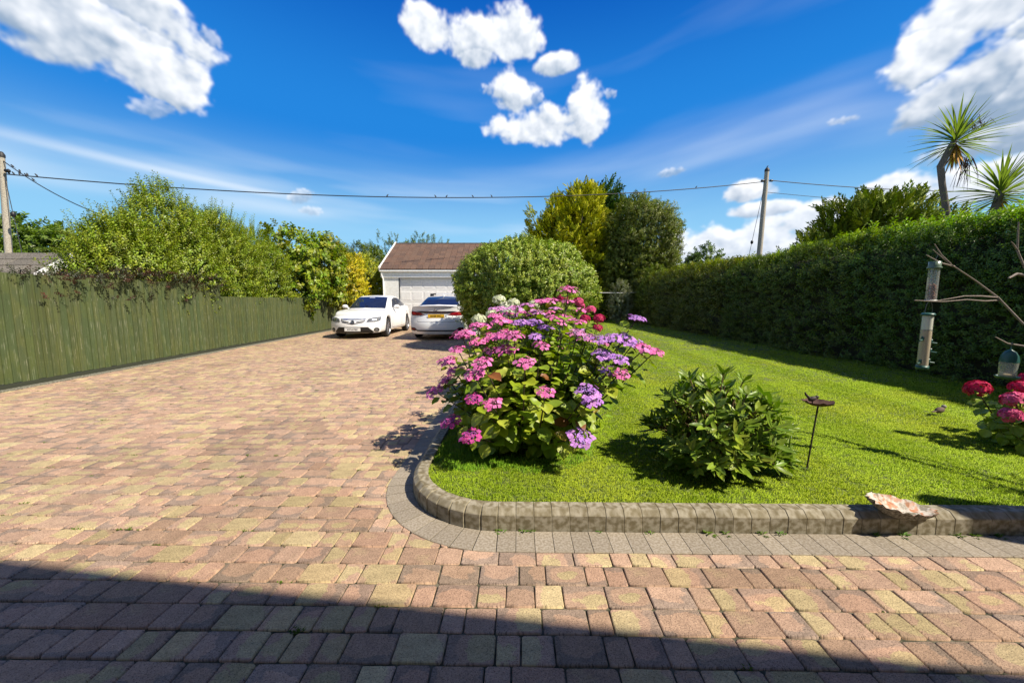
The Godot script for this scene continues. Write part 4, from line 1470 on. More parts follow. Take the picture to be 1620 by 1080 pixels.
func cordyline(label: String, foot: Vector3, path: PackedVector3Array, radii: PackedFloat32Array, n: int, len_: float) -> void:
	var o := thing("cordyline", label, "palm", foot)
	var t := MB.new()
	t.tube(path, radii, 10)
	place("trunk", t.done(), triplanar(mat("pale_fibrous_bark", Color(0.30, 0.26, 0.22), 0.9), grain(0.06, 120, Color(0.45, 0.42, 0.4), Color.WHITE), 2.5), o)
	var hd := path[path.size() - 1]
	var kinds := [sword(len_, 0.055, 0.06), sword(len_ * 0.9, 0.05, 0.14), sword(len_ * 1.05, 0.055, 0.22), sword(len_ * 0.75, 0.045, 0.03)]
	var greens := []
	for q in [Color(0.10, 0.145, 0.02), Color(0.075, 0.115, 0.02), Color(0.055, 0.085, 0.02), Color(0.15, 0.185, 0.02)]:
		var m := mat("sword_leaf", q, 0.55)
		m.metallic_specular = 0.3
		m.cull_mode = BaseMaterial3D.CULL_DISABLED
		m.backlight_enabled = true
		m.backlight = Color(0.45, 0.55, 0.15)
		greens.append(m)
	var dead := []
	for q in [Color(0.55, 0.26, 0.02), Color(0.50, 0.34, 0.04), Color(0.20, 0.12, 0.06)]:
		var m2 := mat("dead_leaf", q, 0.7)
		m2.cull_mode = BaseMaterial3D.CULL_DISABLED
		dead.append(m2)
	for i in n:
		var u := float(i) / n
		var el := lerpf(1.45, -0.45, pow(u, 0.85))
		var az := i * 2.39996 + rnd(-0.2, 0.2)
		var dir := Vector3(cos(el) * cos(az), sin(el), cos(el) * sin(az))
		var z := (Vector3.UP - dir * dir.y)
		z = z.normalized() if z.length() > 0.05 else Vector3.RIGHT
		var bs := Basis(dir.cross(z), dir, z)
		place("leaf", kinds[rng.randi() % 4], greens[rng.randi() % 4], o, Transform3D(bs, hd + dir * 0.05 - Vector3(0, u * 0.22, 0)))
	for i in 34:
		var az2 := i * 2.39996
		var el2 := rnd(-1.45, -0.8)
		var dir2 := Vector3(cos(el2) * cos(az2), sin(el2), cos(el2) * sin(az2))
		var z2 := (Vector3.UP - dir2 * dir2.y).normalized()
		place("dead_leaf", kinds[3], dead[rng.randi() % 3], o, Transform3D(Basis(dir2.cross(z2), dir2, z2) * Basis().scaled(Vector3(0.9, rnd(0.6, 1.0), 0.9)), hd - Vector3(0, rnd(0.15, 0.4), 0)))

func build_cordylines() -> void:
	var f := Vector3(11.15, 0, -10)
	cordyline("taller cordyline palm with a curved bare trunk and orange dead leaves", f, PackedVector3Array([Vector3(0.1, 0, 0), Vector3(0.05, 2.2, 0), Vector3(-0.02, 3.5, 0), Vector3(-0.22, 4.2, 0), Vector3(-0.32, 4.65, 0), Vector3(-0.12, 5.1, 0), Vector3(0.0, 5.35, 0)]), PackedFloat32Array([0.10, 0.08, 0.07, 0.065, 0.07, 0.07, 0.05]), 96, 0.90)
	var st := MB.new()
	for i in 26:
		var a := rnd(0, TAU)
		var p := Vector3(0.35, 5.55, 0.1) + unit() * 0.12
		st.tube(PackedVector3Array([p, p + Vector3(cos(a) * 0.1, rnd(-0.05, 0.2), sin(a) * 0.1), p + Vector3(cos(a) * 0.2, rnd(-0.1, 0.3), sin(a) * 0.2)]), taper(0.008, 0.003, 3), 4, false)
	place("flower_stalk", st.done(), mat("dry_stalk", Color(0.08, 0.05, 0.035), 0.9), get_node("cordyline"))
	var st2 := MB.new()
	for i in 30:
		var a := rnd(0, TAU)
		var p := Vector3(0.22, 4.75, 0.1) + unit() * 0.1
		st2.tube(PackedVector3Array([p, p + Vector3(cos(a) * 0.1, -0.25, sin(a) * 0.1), p + Vector3(cos(a) * 0.16, -rnd(0.4, 0.75), sin(a) * 0.16)]), taper(0.009, 0.003, 3), 4, false)
	place("hanging_stalk", st2.done(), mat("dry_stalk_dark", Color(0.06, 0.035, 0.03), 0.9), get_node("cordyline"))
	cordyline("shorter cordyline palm with a full green head at the right edge", Vector3(11.1, 0, -9), PackedVector3Array([Vector3(-0.2, 0, 0), Vector3(-0.1, 2.2, 0), Vector3(0.0, 3.2, 0), Vector3(0.1, 3.8, 0)]), PackedFloat32Array([0.12, 0.1, 0.09, 0.07]), 110, 0.88)
	var small := cordyline_pup(Vector3(10.35, 0, -9.1))
	small.set_meta("label", "young cordyline shoot just left of the shorter palm")

func cordyline_pup(foot: Vector3) -> Node3D:
	var o := thing("cordyline", "", "palm", foot)
	var t := MB.new()
	t.tube(PackedVector3Array([Vector3.ZERO, Vector3(0, 1.5, 0), Vector3(0.02, 2.75, 0)]), PackedFloat32Array([0.07, 0.06, 0.05]), 8)
	place("trunk", t.done(), M.bark, o)
	var m := mat("young_sword_leaf", Color(0.10, 0.15, 0.03), 0.45)
	m.cull_mode = BaseMaterial3D.CULL_DISABLED
	var k := sword(0.62, 0.04, 0.1)
	for i in 20:
		var el := lerpf(1.45, 0.2, i / 34.0)
		var az := i * 2.4
		var dir := Vector3(cos(el) * cos(az), sin(el), cos(el) * sin(az))
		var z := (Vector3.UP - dir * dir.y).normalized()
		place("leaf", k, m, o, Transform3D(Basis(dir.cross(z), dir, z), Vector3(0.02, 2.75, 0)))
	return o

# ---------------------------------------------------------------- hydrangeas
func ovate_leaf(len_: float, wid: float, curl: float, col: Color, edge: Color) -> ArrayMesh:
	var b := MB.new()
	var prof := [0.02, 0.62, 0.95, 1.0, 0.84, 0.5, 0.0]
	var rows := []
	for i in 7:
		var t := i / 6.0
		var w: float = prof[i] * wid * 0.5 * rnd(0.94, 1.06)
		var z := -curl * len_ * t * t + 0.02 * len_ * sin(t * 9.0)
		var e := w * 0.32 + rnd(-0.05, 0.05) * wid
		rows.append([Vector3(-w, len_ * t, z + e), Vector3(-w * 0.5, len_ * (t + 0.015), z + e * 0.62), Vector3(0, len_ * t, z), Vector3(w * 0.5, len_ * (t + 0.015), z + e * 0.62), Vector3(w, len_ * t, z + e)])
	var first := b.v.size()
	b.grid(rows, Vector3(0, 0, 1))
	for i in 7:
		for j in 5:
			b.c[first + i * 5 + j] = col.lerp(edge, (0.8 if j == 0 or j == 4 else 0.0) * rnd(0.3, 1.0) + (0.4 if i == 6 else 0.0)) * rnd(0.9, 1.1)
	return b.done()

func floret(b: MB, p: Vector3, n: Vector3, r: float, col: Color, petals := 4) -> void:
	var bs := towards(n, rnd(0, TAU))
	for k in petals:
		var a := TAU * k / petals
		var d := bs * Vector3(cos(a), rnd(0.0, 0.3), sin(a))
		var side := bs * Vector3(-sin(a), 0, cos(a))
		var kk := rnd(0.82, 1.15)
		b.tint = Color(col.r * kk, col.g * kk, col.b * kk)
		var c0 := p
		var l := p + d * r * 0.62 + side * r * 0.52 + n * r * 0.12
		var rr := p + d * r * 0.62 - side * r * 0.52 + n * r * 0.12
		var t := p + d * r * 1.02 - n * r * rnd(-0.05, 0.18)
		b.quad(c0, l, t, rr, (n + d * rnd(-0.3, 0.3)).normalized())
	b.tint = Color(0.45, 0.40, 0.25)
	b.tri(p + n * 0.003 + bs.x * 0.003, p + n * 0.003 - bs.x * 0.003 + bs.z * 0.003, p + n * 0.003 - bs.z * 0.004, n)

func lacecap(ring: Color, inner: Color, bead: Color, r: float) -> ArrayMesh:
	var b := MB.new()
	for i in 46:
		var a := rnd(0, TAU)
		var q := sqrt(rng.randf()) * r * 0.62
		var p := Vector3(cos(a) * q, r * 0.22 - q * q * 1.6 + rnd(-0.004, 0.006), sin(a) * q)
		b.tint = bead.lerp(inner, rng.randf())
		var s := rnd(0.0035, 0.007)
		b.ellipsoid(Transform3D(Basis(), p), Vector3(s, s, s), 5, 3)
		if i % 3 == 0:
			b.tint = bead * 0.8
			b.tube(PackedVector3Array([p, Vector3(p.x * 0.2, -0.015, p.z * 0.2)]), PackedFloat32Array([0.0015, 0.002]), 3, false)
	var m := 11 + rng.randi() % 4
	for i in m:
		var a := TAU * i / m + rnd(-0.2, 0.2)
		var q := r * rnd(0.62, 0.98)
		var n := Vector3(cos(a) * 0.55, 1.0, sin(a) * 0.55) + unit() * 0.35
		floret(b, Vector3(cos(a) * q, r * 0.2 - q * q * 1.9 + rnd(-0.01, 0.012), sin(a) * q), n.normalized(), rnd(0.019, 0.028), ring.lerp(inner, pow(rng.randf(), 2.0) * 0.8))
		b.tint = Color(0.10, 0.05, 0.04)
		b.tube(PackedVector3Array([Vector3(cos(a) * q, r * 0.2 - q * q * 1.9 - 0.004, sin(a) * q), Vector3(0, -0.03, 0)]), PackedFloat32Array([0.0012, 0.0018]), 3, false)
	for i in 5:
		var a := rnd(0, TAU)
		var q := r * rnd(0.1, 0.5)
		floret(b, Vector3(cos(a) * q, r * 0.26 - q * q, sin(a) * q), (Vector3.UP + unit() * 0.4).normalized(), rnd(0.014, 0.02), ring)
	return b.done()

func mophead(col: Color, other: Color, r: float) -> ArrayMesh:
	var b := MB.new()
	for i in 70:
		var u := unit()
		if u.y < -0.35: u.y = -u.y
		var p := u * r * Vector3(1.0, 0.72, 1.0) * rnd(0.9, 1.03)
		floret(b, p, (u + unit() * 0.25).normalized(), rnd(0.02, 0.027), col.lerp(other, rng.randf()))
	return b.done()

var leaf_kinds := []
var leaf_odd := []
func hydrangea(label: String, foot: Vector3, heads: Array, extra: Array, kinds: Array, max_single: int, leaf_scale := 1.0) -> Node3D:
	var o := thing("hydrangea", label, "hydrangea", foot)
	var tips := []
	for q in heads: tips.append([q[0] - foot, q[1], true])
	for q in extra: tips.append([q - foot, 0, false])
	var all := []
	var eye := Vector3(0, 1.28, 0) - foot
	var n_stem := 0
	var bundle := MB.new()
	for q in tips:
		var tip: Vector3 = q[0]
		var root := Vector3(tip.x * 0.16 + rnd(-0.07, 0.07), 0.0, tip.z * 0.16 + rnd(-0.07, 0.07))
		var knee := Vector3(lerpf(root.x, tip.x, 0.55), tip.y * 0.5, lerpf(root.z, tip.z, 0.55)) + Vector3(rnd(-0.04, 0.04), 0, rnd(-0.04, 0.04))
		var pts := PackedVector3Array()
		for i in 8:
			var t := i / 7.0
			pts.append(root * (1 - t) * (1 - t) + knee * 2.0 * t * (1 - t) + tip * t * t)
		if q[2]:
			var m := MB.new()
			m.tube(pts, taper(0.008, 0.004, 8), 5, false)
			place("stem", m.done(), M.twig, o)
			var up := ((tip - pts[6]).normalized() * 0.5 + Vector3.UP + (eye - tip).normalized() * 0.35).normalized()
			place("flower_head", kinds[q[1]][rng.randi() % kinds[q[1]].size()], M.petal, o, Transform3D(towards(up, rnd(0, TAU)).scaled(Vector3.ONE * rnd(0.74, 1.05)), tip))
		else:
			bundle.tube(pts, taper(0.007, 0.003, 8), 4, false)
		var len_ := 0.0
		for i in 7: len_ += pts[i].distance_to(pts[i + 1])
		var gap := 0.066 * leaf_scale
		var k := 0
		var s := len_ * (0.22 if q[2] else 0.3)
		while s < len_ - (0.05 if q[2] else 0.0):
			var f := s / len_ * 7.0
			var i0 := mini(int(f), 6)
			var p := pts[i0].lerp(pts[i0 + 1], f - i0)
			var ax := (pts[i0 + 1] - pts[i0]).normalized()
			for sgn in [-1.0, 1.0]:
				var a := k * PI * 0.5 + rnd(-0.4, 0.4)
				var bs := towards(ax, a)
				var dir: Vector3 = (bs.x * sgn + ax * rnd(0.0, 0.5) + Vector3.UP * rnd(-0.25, 0.25)).normalized()
				var nn: Vector3 = (Vector3.UP * 1.1 + ax * 0.4 + (eye - p).normalized() * 0.35 + unit() * 0.5)
				nn = (nn - dir * nn.dot(dir)).normalized()
				var sz := (0.78 + 0.4 * sin(PI * clampf(s / len_, 0, 1))) * rnd(0.75, 1.2) * leaf_scale
				var xf := Transform3D(Basis(dir.cross(nn), dir, nn).scaled(Vector3.ONE * sz), p + dir * 0.02)
				var mid: Vector3 = p + dir * 0.07
				all.append([mid.distance_to(eye) - mid.normalized().dot((eye).normalized()) * 0.25, xf])
			k += 1
			s += gap * rnd(0.8, 1.3)
	place("stems", bundle.done(), M.twig, o).set_meta("kind", "stuff")
	all.sort_custom(func(a, b): return a[0] < b[0])
	var rest := []
	var cols := PackedColorArray()
	for i in all.size():
		if i < max_single:
			var odd := rng.randf() < 0.06
			place("leaf", leaf_odd[rng.randi() % leaf_odd.size()] if odd else leaf_kinds[rng.randi() % leaf_kinds.size()], M.leaf, o, all[i][1])
		else:
			rest.append(all[i][1])
			cols.append(shade(Color(1, 1, 1), 0.25, 0.15))
	if rest.size():
		scatter("leaves", leaf_kinds[0], M.leaf, o, rest, cols)
	return o

func dome(foot: Vector3, rx: float, ry: float, rz: float, n: int, y0 := 0.15) -> Array:
	var out := []
	for i in n:
		var u := unit()
		u.y = absf(u.y)
		var k := rnd(0.7, 1.0)
		out.append(foot + Vector3(u.x * rx * k, maxf(u.y * ry * k, y0 * rnd(0.5, 1.5)), u.z * rz * k))
	return out

func build_hydrangeas() -> void:
	var greens := [Color(0.24, 0.34, 0.022), Color(0.29, 0.39, 0.024), Color(0.20, 0.295, 0.024), Color(0.36, 0.43, 0.028), Color(0.245, 0.355, 0.03), Color(0.40, 0.46, 0.06)]
	for g in greens:
		for k in 2:
			leaf_kinds.append(ovate_leaf(0.106 * rnd(0.9, 1.1), 0.082 * rnd(0.85, 1.1), rnd(0.08, 0.3), g, Color(g.r * 1.15, g.g, g.b)))
	leaf_odd = [ovate_leaf(0.12, 0.085, 0.25, Color(0.30, 0.27, 0.03), Color(0.32, 0.14, 0.03)), ovate_leaf(0.115, 0.08, 0.35, Color(0.26, 0.10, 0.025), Color(0.20, 0.05, 0.02)), ovate_leaf(0.12, 0.08, 0.2, Color(0.30, 0.32, 0.05), Color(0.3, 0.27, 0.04))]
	var pink := []
	var lilac := []
	var violet := []
	var deep := []
	for k in 4:
		pink.append(lacecap(Color(0.72, 0.15, 0.42), Color(0.75, 0.26, 0.55), Color(0.62, 0.22, 0.40), 0.085))
		lilac.append(lacecap(Color(0.70, 0.24, 0.52), Color(0.55, 0.30, 0.66), Color(0.62, 0.45, 0.60), 0.088))
		violet.append(lacecap(Color(0.44, 0.20, 0.62), Color(0.60, 0.28, 0.62), Color(0.34, 0.26, 0.62), 0.086))
		deep.append(lacecap(Color(0.52, 0.06, 0.27), Color(0.40, 0.08, 0.36), Color(0.30, 0.10, 0.36), 0.08))
	var hd := [0.44, 1.36, -3, 0, 0.27, 1.26, -3.55, 0, 0.36, 1.27, -3.7, 0, -0.09, 1.1, -3.15, 0, 0.02, 1.02, -2.77, 0, -0.05, 1.02, -2.85, 0, -0.15, 0.99, -2.98, 0, -0.26, 0.95, -2.95, 0, -0.24, 1.05, -3.33, 0, -0.3, 1.07, -3.17, 0, -0.35, 1.03, -2.88, 0, 0.22, 0.94, -2.82, 0, 0.09, 0.85, -2.58, 0, -0.2, 0.85, -2.57, 0, -0.26, 0.76, -2.59, 0, -0.14, 0.57, -2.54, 0, -0.26, 0.61, -2.53, 3, -0.55, 0.77, -3.14, 0, -0.46, 0.72, -2.99, 0, -0.54, 0.63, -3.12, 0, -0.56, 0.57, -3.16, 0, -0.64, 0.53, -3.08, 0, -0.44, 0.41, -2.65, 3, -0.28, 0.36, -2.49, 3, 0.22, 0.68, -2.44, 0, 0.15, 1.23, -3.74, 1, 0.03, 1.2, -3.54, 1, 0.46, 1.19, -3.97, 1, 0.2, 1.16, -3.93, 1, -0.14, 1.19, -3.77, 1, 0.34, 1.13, -3.19, 0, 0.48, 1.12, -3.37, 0, 0.58, 1.09, -3.27, 0, 0.51, 1.02, -2.97, 1, 0.59, 0.98, -2.96, 1, 0.68, 0.98, -2.88, 2, 0.77, 0.99, -2.85, 2, 0.87, 0.99, -2.9, 2, 0.92, 0.95, -2.86, 2, 0.98, 0.92, -2.79, 0, 1.07, 0.89, -2.83, 0, 0.97, 1.14, -2.95, 2, 0.72, 0.88, -2.56, 2, 0.67, 0.88, -2.76, 2, 0.7, 0.77, -2.68, 2, 0.76, 0.77, -2.61, 0, 0.53, 0.61, -2.49, 2, 0.51, 0.67, -2.48, 2, 0.46, 0.36, -2.46, 2, 0.19, 0.99, -3, 2, 0.06, 1.09, -3.16, 2, 0.17, 1.09, -3.22, 2, 0.28, 1.05, -3.16, 2, -0.15, 0.89, -2.91, 0, -0.04, 0.91, -2.82, 0, -0.41, 0.91, -2.84, 0, -0.39, 1.01, -2.94, 0, 0.54, 1.26, -3.66, 0, 0.42, 1.09, -3.27, 0, 0.12, 1.14, -3.95, 0, -0.03, 1.15, -3.55, 0, 0.24, 1.16, -3.53, 1, 0.34, 1.16, -3.61, 0, -0.15, 1.14, -3.33, 0, 0.67, 1.18, -3.81, 0]
	var heads := []
	for i in range(0, hd.size(), 4):
		heads.append([Vector3(hd[i], hd[i + 1], hd[i + 2]), int(hd[i + 3])])
	var foot := Vector3(0.12, 0.09, -3.05)
	for i in 9:       # heads on the far side and along the top
		var a := rnd(0.0, PI)
		var rr := rnd(0.25, 0.95)
		heads.append([Vector3(0.18 + cos(a) * 0.85 * rr, 0.10 + 1.08 * sqrt(maxf(0.15, 1.0 - rr * rr * 0.75)) + rnd(-0.04, 0.06), -3.35 - sin(a) * 1.0 * rr), rng.randi() % 3])
	var extra := dome(foot + Vector3(0.03, 0, -0.1), 0.64, 0.95, 0.52, 105)
	extra += dome(foot + Vector3(0.1, 0, -0.65), 0.8, 0.95, 0.8, 50)
	hydrangea("large lacecap hydrangea with pink and violet heads at the lawn corner", foot, heads, extra, [pink, lilac, violet, deep], 300)
	var white := [mophead(Color(0.62, 0.66, 0.50), Color(0.70, 0.72, 0.66), 0.105), mophead(Color(0.52, 0.60, 0.34), Color(0.66, 0.70, 0.52), 0.095)]
	var wh := []
	for q in [Vector3(-0.17, 1.28, -5), Vector3(0.02, 1.24, -5), Vector3(0.3, 1.22, -5.2), Vector3(-0.26, 1.1, -4.9), Vector3(-0.42, 1.03, -4.8), Vector3(-0.05, 1.12, -4.85), Vector3(0.15, 1.1, -5.4), Vector3(-0.5, 0.85, -4.9), Vector3(-0.1, 1.2, -5.4)]:
		wh.append([q, 0])
	hydrangea("white mophead hydrangea behind the pink one, nearest the cars", Vector3(-0.05, 0.09, -5.1), wh, dome(Vector3(-0.05, 0.09, -5.1), 0.5, 1.05, 0.45, 26), [white], 60, 1.1)
	var crim := [mophead(Color(0.46, 0.015, 0.06), Color(0.56, 0.03, 0.11), 0.075), mophead(Color(0.38, 0.015, 0.08), Color(0.52, 0.03, 0.12), 0.08), mophead(Color(0.56, 0.05, 0.14), Color(0.64, 0.12, 0.28), 0.07)]
	var ch := []
	for q in [Vector3(0.7, 1.3, -5.3), Vector3(0.92, 1.26, -5.3), Vector3(1.08, 1.15, -5.2), Vector3(1.17, 1.03, -5.1), Vector3(0.98, 1.03, -5.1), Vector3(1.13, 0.91, -5.0), Vector3(1.0, 1.2, -5.5)]:
		ch.append([q, 0])
	hydrangea("red hydrangea half hidden behind the right of the pink one", Vector3(0.9, 0.09, -5.35), ch, dome(Vector3(0.9, 0.09, -5.35), 0.42, 1.05, 0.4, 26), [crim], 60, 1.0)
	var rh := []
	var rf := Vector3(4.27, 0.09, -2.95)
	for q in [Vector3(3.78, 0.58, -2.88), Vector3(3.9, 0.66, -2.95), Vector3(4.05, 0.72, -3.0), Vector3(4.2, 0.70, -2.95), Vector3(3.72, 0.47, -2.85), Vector3(3.86, 0.47, -2.75), Vector3(4.0, 0.56, -2.8), Vector3(4.15, 0.52, -2.7), Vector3(3.95, 0.36, -2.72), Vector3(4.1, 0.38, -2.62), Vector3(4.3, 0.6, -2.8), Vector3(4.4, 0.5, -2.9), Vector3(4.25, 0.4, -2.65), Vector3(3.75, 0.62, -3.1), Vector3(4.3, 0.66, -3.2), Vector3(3.96, 0.62, -2.86)]:
		rh.append([q + Vector3(0.13, -0.07, 0), 0])
	hydrangea("crimson hydrangea in flower at the right edge of lawn", rf, rh, dome(rf, 0.42, 0.5, 0.38, 26), [crim], 150, 0.85)

# ---------------------------------------------------------------- rhododendron
func build_rhododendron() -> void:
	var foot := Vector3(1.47, 0.09, -2.68)
	var o := thing("rhododendron", "low glossy green rhododendron bush on the lawn", "shrub", foot)
	var kinds := []
	for g in [Color(0.16, 0.245, 0.024), Color(0.21, 0.31, 0.024), Color(0.11, 0.175, 0.024), Color(0.26, 0.34, 0.028), Color(0.20, 0.245, 0.028), Color(0.14, 0.21, 0.028)]:
		kinds.append(ovate_leaf(0.110 * rnd(0.9, 1.1), 0.035 * rnd(0.9, 1.1), rnd(0.02, 0.18), g, g))
	var all := []
	var eye := Vector3(0, 1.28, 0) - foot
	var stems := 0
	for i in 230:
		var u := unit()
		u.y = absf(u.y) * 0.9 + 0.06
		var k := rnd(0.72, 1.05)
		var tip := Vector3(u.x * 0.43 * k, 0.10 + u.y * 0.53 * k + rnd(-0.03, 0.08), u.z * 0.42 * k)
		if i >= 170: tip = Vector3(u.x * 0.30, 0.12 + rng.randf() * 0.38, u.z * 0.26 + 0.05)
		elif i >= 130: tip = Vector3(u.x * 0.42, 0.08 + rng.randf() * 0.35, absf(u.z) * 0.30 + 0.14)
		if i < 6: tip = [Vector3(0.04, 0.68, 0.02), Vector3(0.20, 0.63, 0.0), Vector3(-0.33, 0.5, 0.05), Vector3(0.42, 0.46, 0.05), Vector3(0.40, 0.24, 0.2), Vector3(-0.1, 0.6, 0.1)][i]
		var root := Vector3(rnd(-0.06, 0.06), 0, rnd(-0.06, 0.06))
		var m := MB.new()
		var kn := root.lerp(tip, 0.5) + Vector3(0, 0.05, 0)
		m.tube(PackedVector3Array([root, kn, tip]), PackedFloat32Array([0.008, 0.006, 0.004]), 5, false)
		place("stem", m.done(), mat("pale_brown_stem", Color(0.16, 0.10, 0.045), 0.8) if i == 0 else o.get_child(0).material_override, o)
		var ax := ((tip - kn).normalized() + Vector3.UP * 0.7).normalized()
		var nl := 6 + rng.randi() % 4
		for j in nl:
			var a := TAU * j / nl + rnd(-0.3, 0.3)
			var bs := towards(ax, a)
			var dir: Vector3 = (bs.x * rnd(0.55, 1.1) + ax * rnd(0.3, 1.1)).normalized()
			var nn: Vector3 = ax + unit() * 0.3
			nn = (nn - dir * nn.dot(dir)).normalized()
			var s := rnd(0.7, 1.15)
			var p := tip - ax * rnd(0.0, 0.05)
			all.append([(p + dir * 0.05).distance_to(eye), Transform3D(Basis(dir.cross(nn), dir, nn).scaled(Vector3.ONE * s), p)])
	all.sort_custom(func(a, b): return a[0] < b[0])
	var rest := []
	var cols := PackedColorArray()
	for i in all.size():
		if i < 300: place("leaf", kinds[rng.randi() % 6], M.gloss_leaf, o, all[i][1])
		else:
			rest.append(all[i][1]); cols.append(shade(Color(1, 1, 1), 0.25, 0.1))
	scatter("leaves", kinds[0], M.gloss_leaf, o, rest, cols)

# ---------------------------------------------------------------- grass
func build_grass() -> void:
	var kinds := []
	for k in 3:
		var b := MB.new()
		for i in 12:
			var a := rnd(0, TAU)
			var p := Vector3(cos(a), 0, sin(a)) * rnd(0, 0.03)
			var d := Vector3(rnd(-0.8, 0.8), 1, rnd(-0.8, 0.8)).normalized()
			var h := rnd(0.009, 0.018)
			var sd := d.cross(unit()).normalized() * rnd(0.0011, 0.002)
			b.tint = Color(1, 1, 1) * rnd(0.93, 1.07)
			if rng.randf() < 0.03: b.tint = Color(1.5, 1.15, 1.6)
			var n := d.cross(sd).normalized().lerp(Vector3.UP, 0.8).normalized()
			var bend := Vector3(rnd(-1, 1), 0, rnd(-1, 1)) * h * 0.5
			b.quad(p - sd, p + sd, p + d * h * 0.6 + sd * 0.8 + bend * 0.3, p + d * h * 0.6 - sd * 0.8 + bend * 0.3, n)
			b.tri(p + d * h * 0.6 - sd * 0.8 + bend * 0.3, p + d * h * 0.6 + sd * 0.8 + bend * 0.3, p + d * h + bend, n)
		kinds.append(b.done())
	var patch := FastNoiseLite.new()
	patch.seed = 41
	patch.frequency = 0.6
	patch.fractal_octaves = 3
	var poly := garden(-0.10, 8.0, -26.0)
	var sets := [[], [], []]
	var cols := [PackedColorArray(), PackedColorArray(), PackedColorArray()]
	var bands := [[2.05, 3.6, 3400.0, 1.0], [3.6, 5.5, 1700.0, 1.15], [5.5, 9.0, 600.0, 1.5], [9.0, 15.0, 110.0, 2.2], [15.0, 25.0, 40.0, 3.2]]
	for q in bands:
		var x1 := minf(7.4, q[1] * 1.4 + 0.2)
		var n := int((x1 + 0.75) * (q[1] - q[0]) * q[2])
		for i in n:
			var u := rnd(-0.75, x1)
			var w := -rnd(q[0], q[1])
			if u > 1.4 * -w + 0.3 or not Geometry2D.is_point_in_polygon(Vector2(u, w), poly): continue
			var pn := patch.get_noise_2d(u, w)
			var stripe := 1.0 if fposmod(u * 0.93 + w * 0.10, 0.92) < 0.46 else -1.0
			var c := Color(0.315, 0.44, 0.022).lerp(Color(0.39, 0.45, 0.03), clampf(pn * 1.0 + 0.2, 0, 1))
			var k := 1.0 + stripe * 0.035
			var lean := Basis(Vector3(1, 0, 0.2).normalized(), stripe * 0.18)
			var s: float = q[3] * rnd(0.75, 1.25)
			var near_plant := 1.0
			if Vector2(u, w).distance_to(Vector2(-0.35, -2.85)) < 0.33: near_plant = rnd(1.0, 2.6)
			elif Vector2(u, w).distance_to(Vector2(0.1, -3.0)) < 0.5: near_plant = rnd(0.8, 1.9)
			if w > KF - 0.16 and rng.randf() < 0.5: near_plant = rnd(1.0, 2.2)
			var g := rng.randi() % 3
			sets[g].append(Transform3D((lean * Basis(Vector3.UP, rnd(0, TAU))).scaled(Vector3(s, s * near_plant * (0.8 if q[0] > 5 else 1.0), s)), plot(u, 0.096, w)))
			var cc := shade(c, 0.10, 0.06)
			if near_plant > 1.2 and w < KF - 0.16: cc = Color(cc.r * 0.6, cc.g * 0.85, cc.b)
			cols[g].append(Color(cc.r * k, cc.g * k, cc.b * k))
	var o := thing("grass", "", "", Vector3.ZERO)
	o.set_meta("kind", "stuff")
	for g in 3:
		scatter("blades", kinds[g], M.blade, o, sets[g], cols[g])

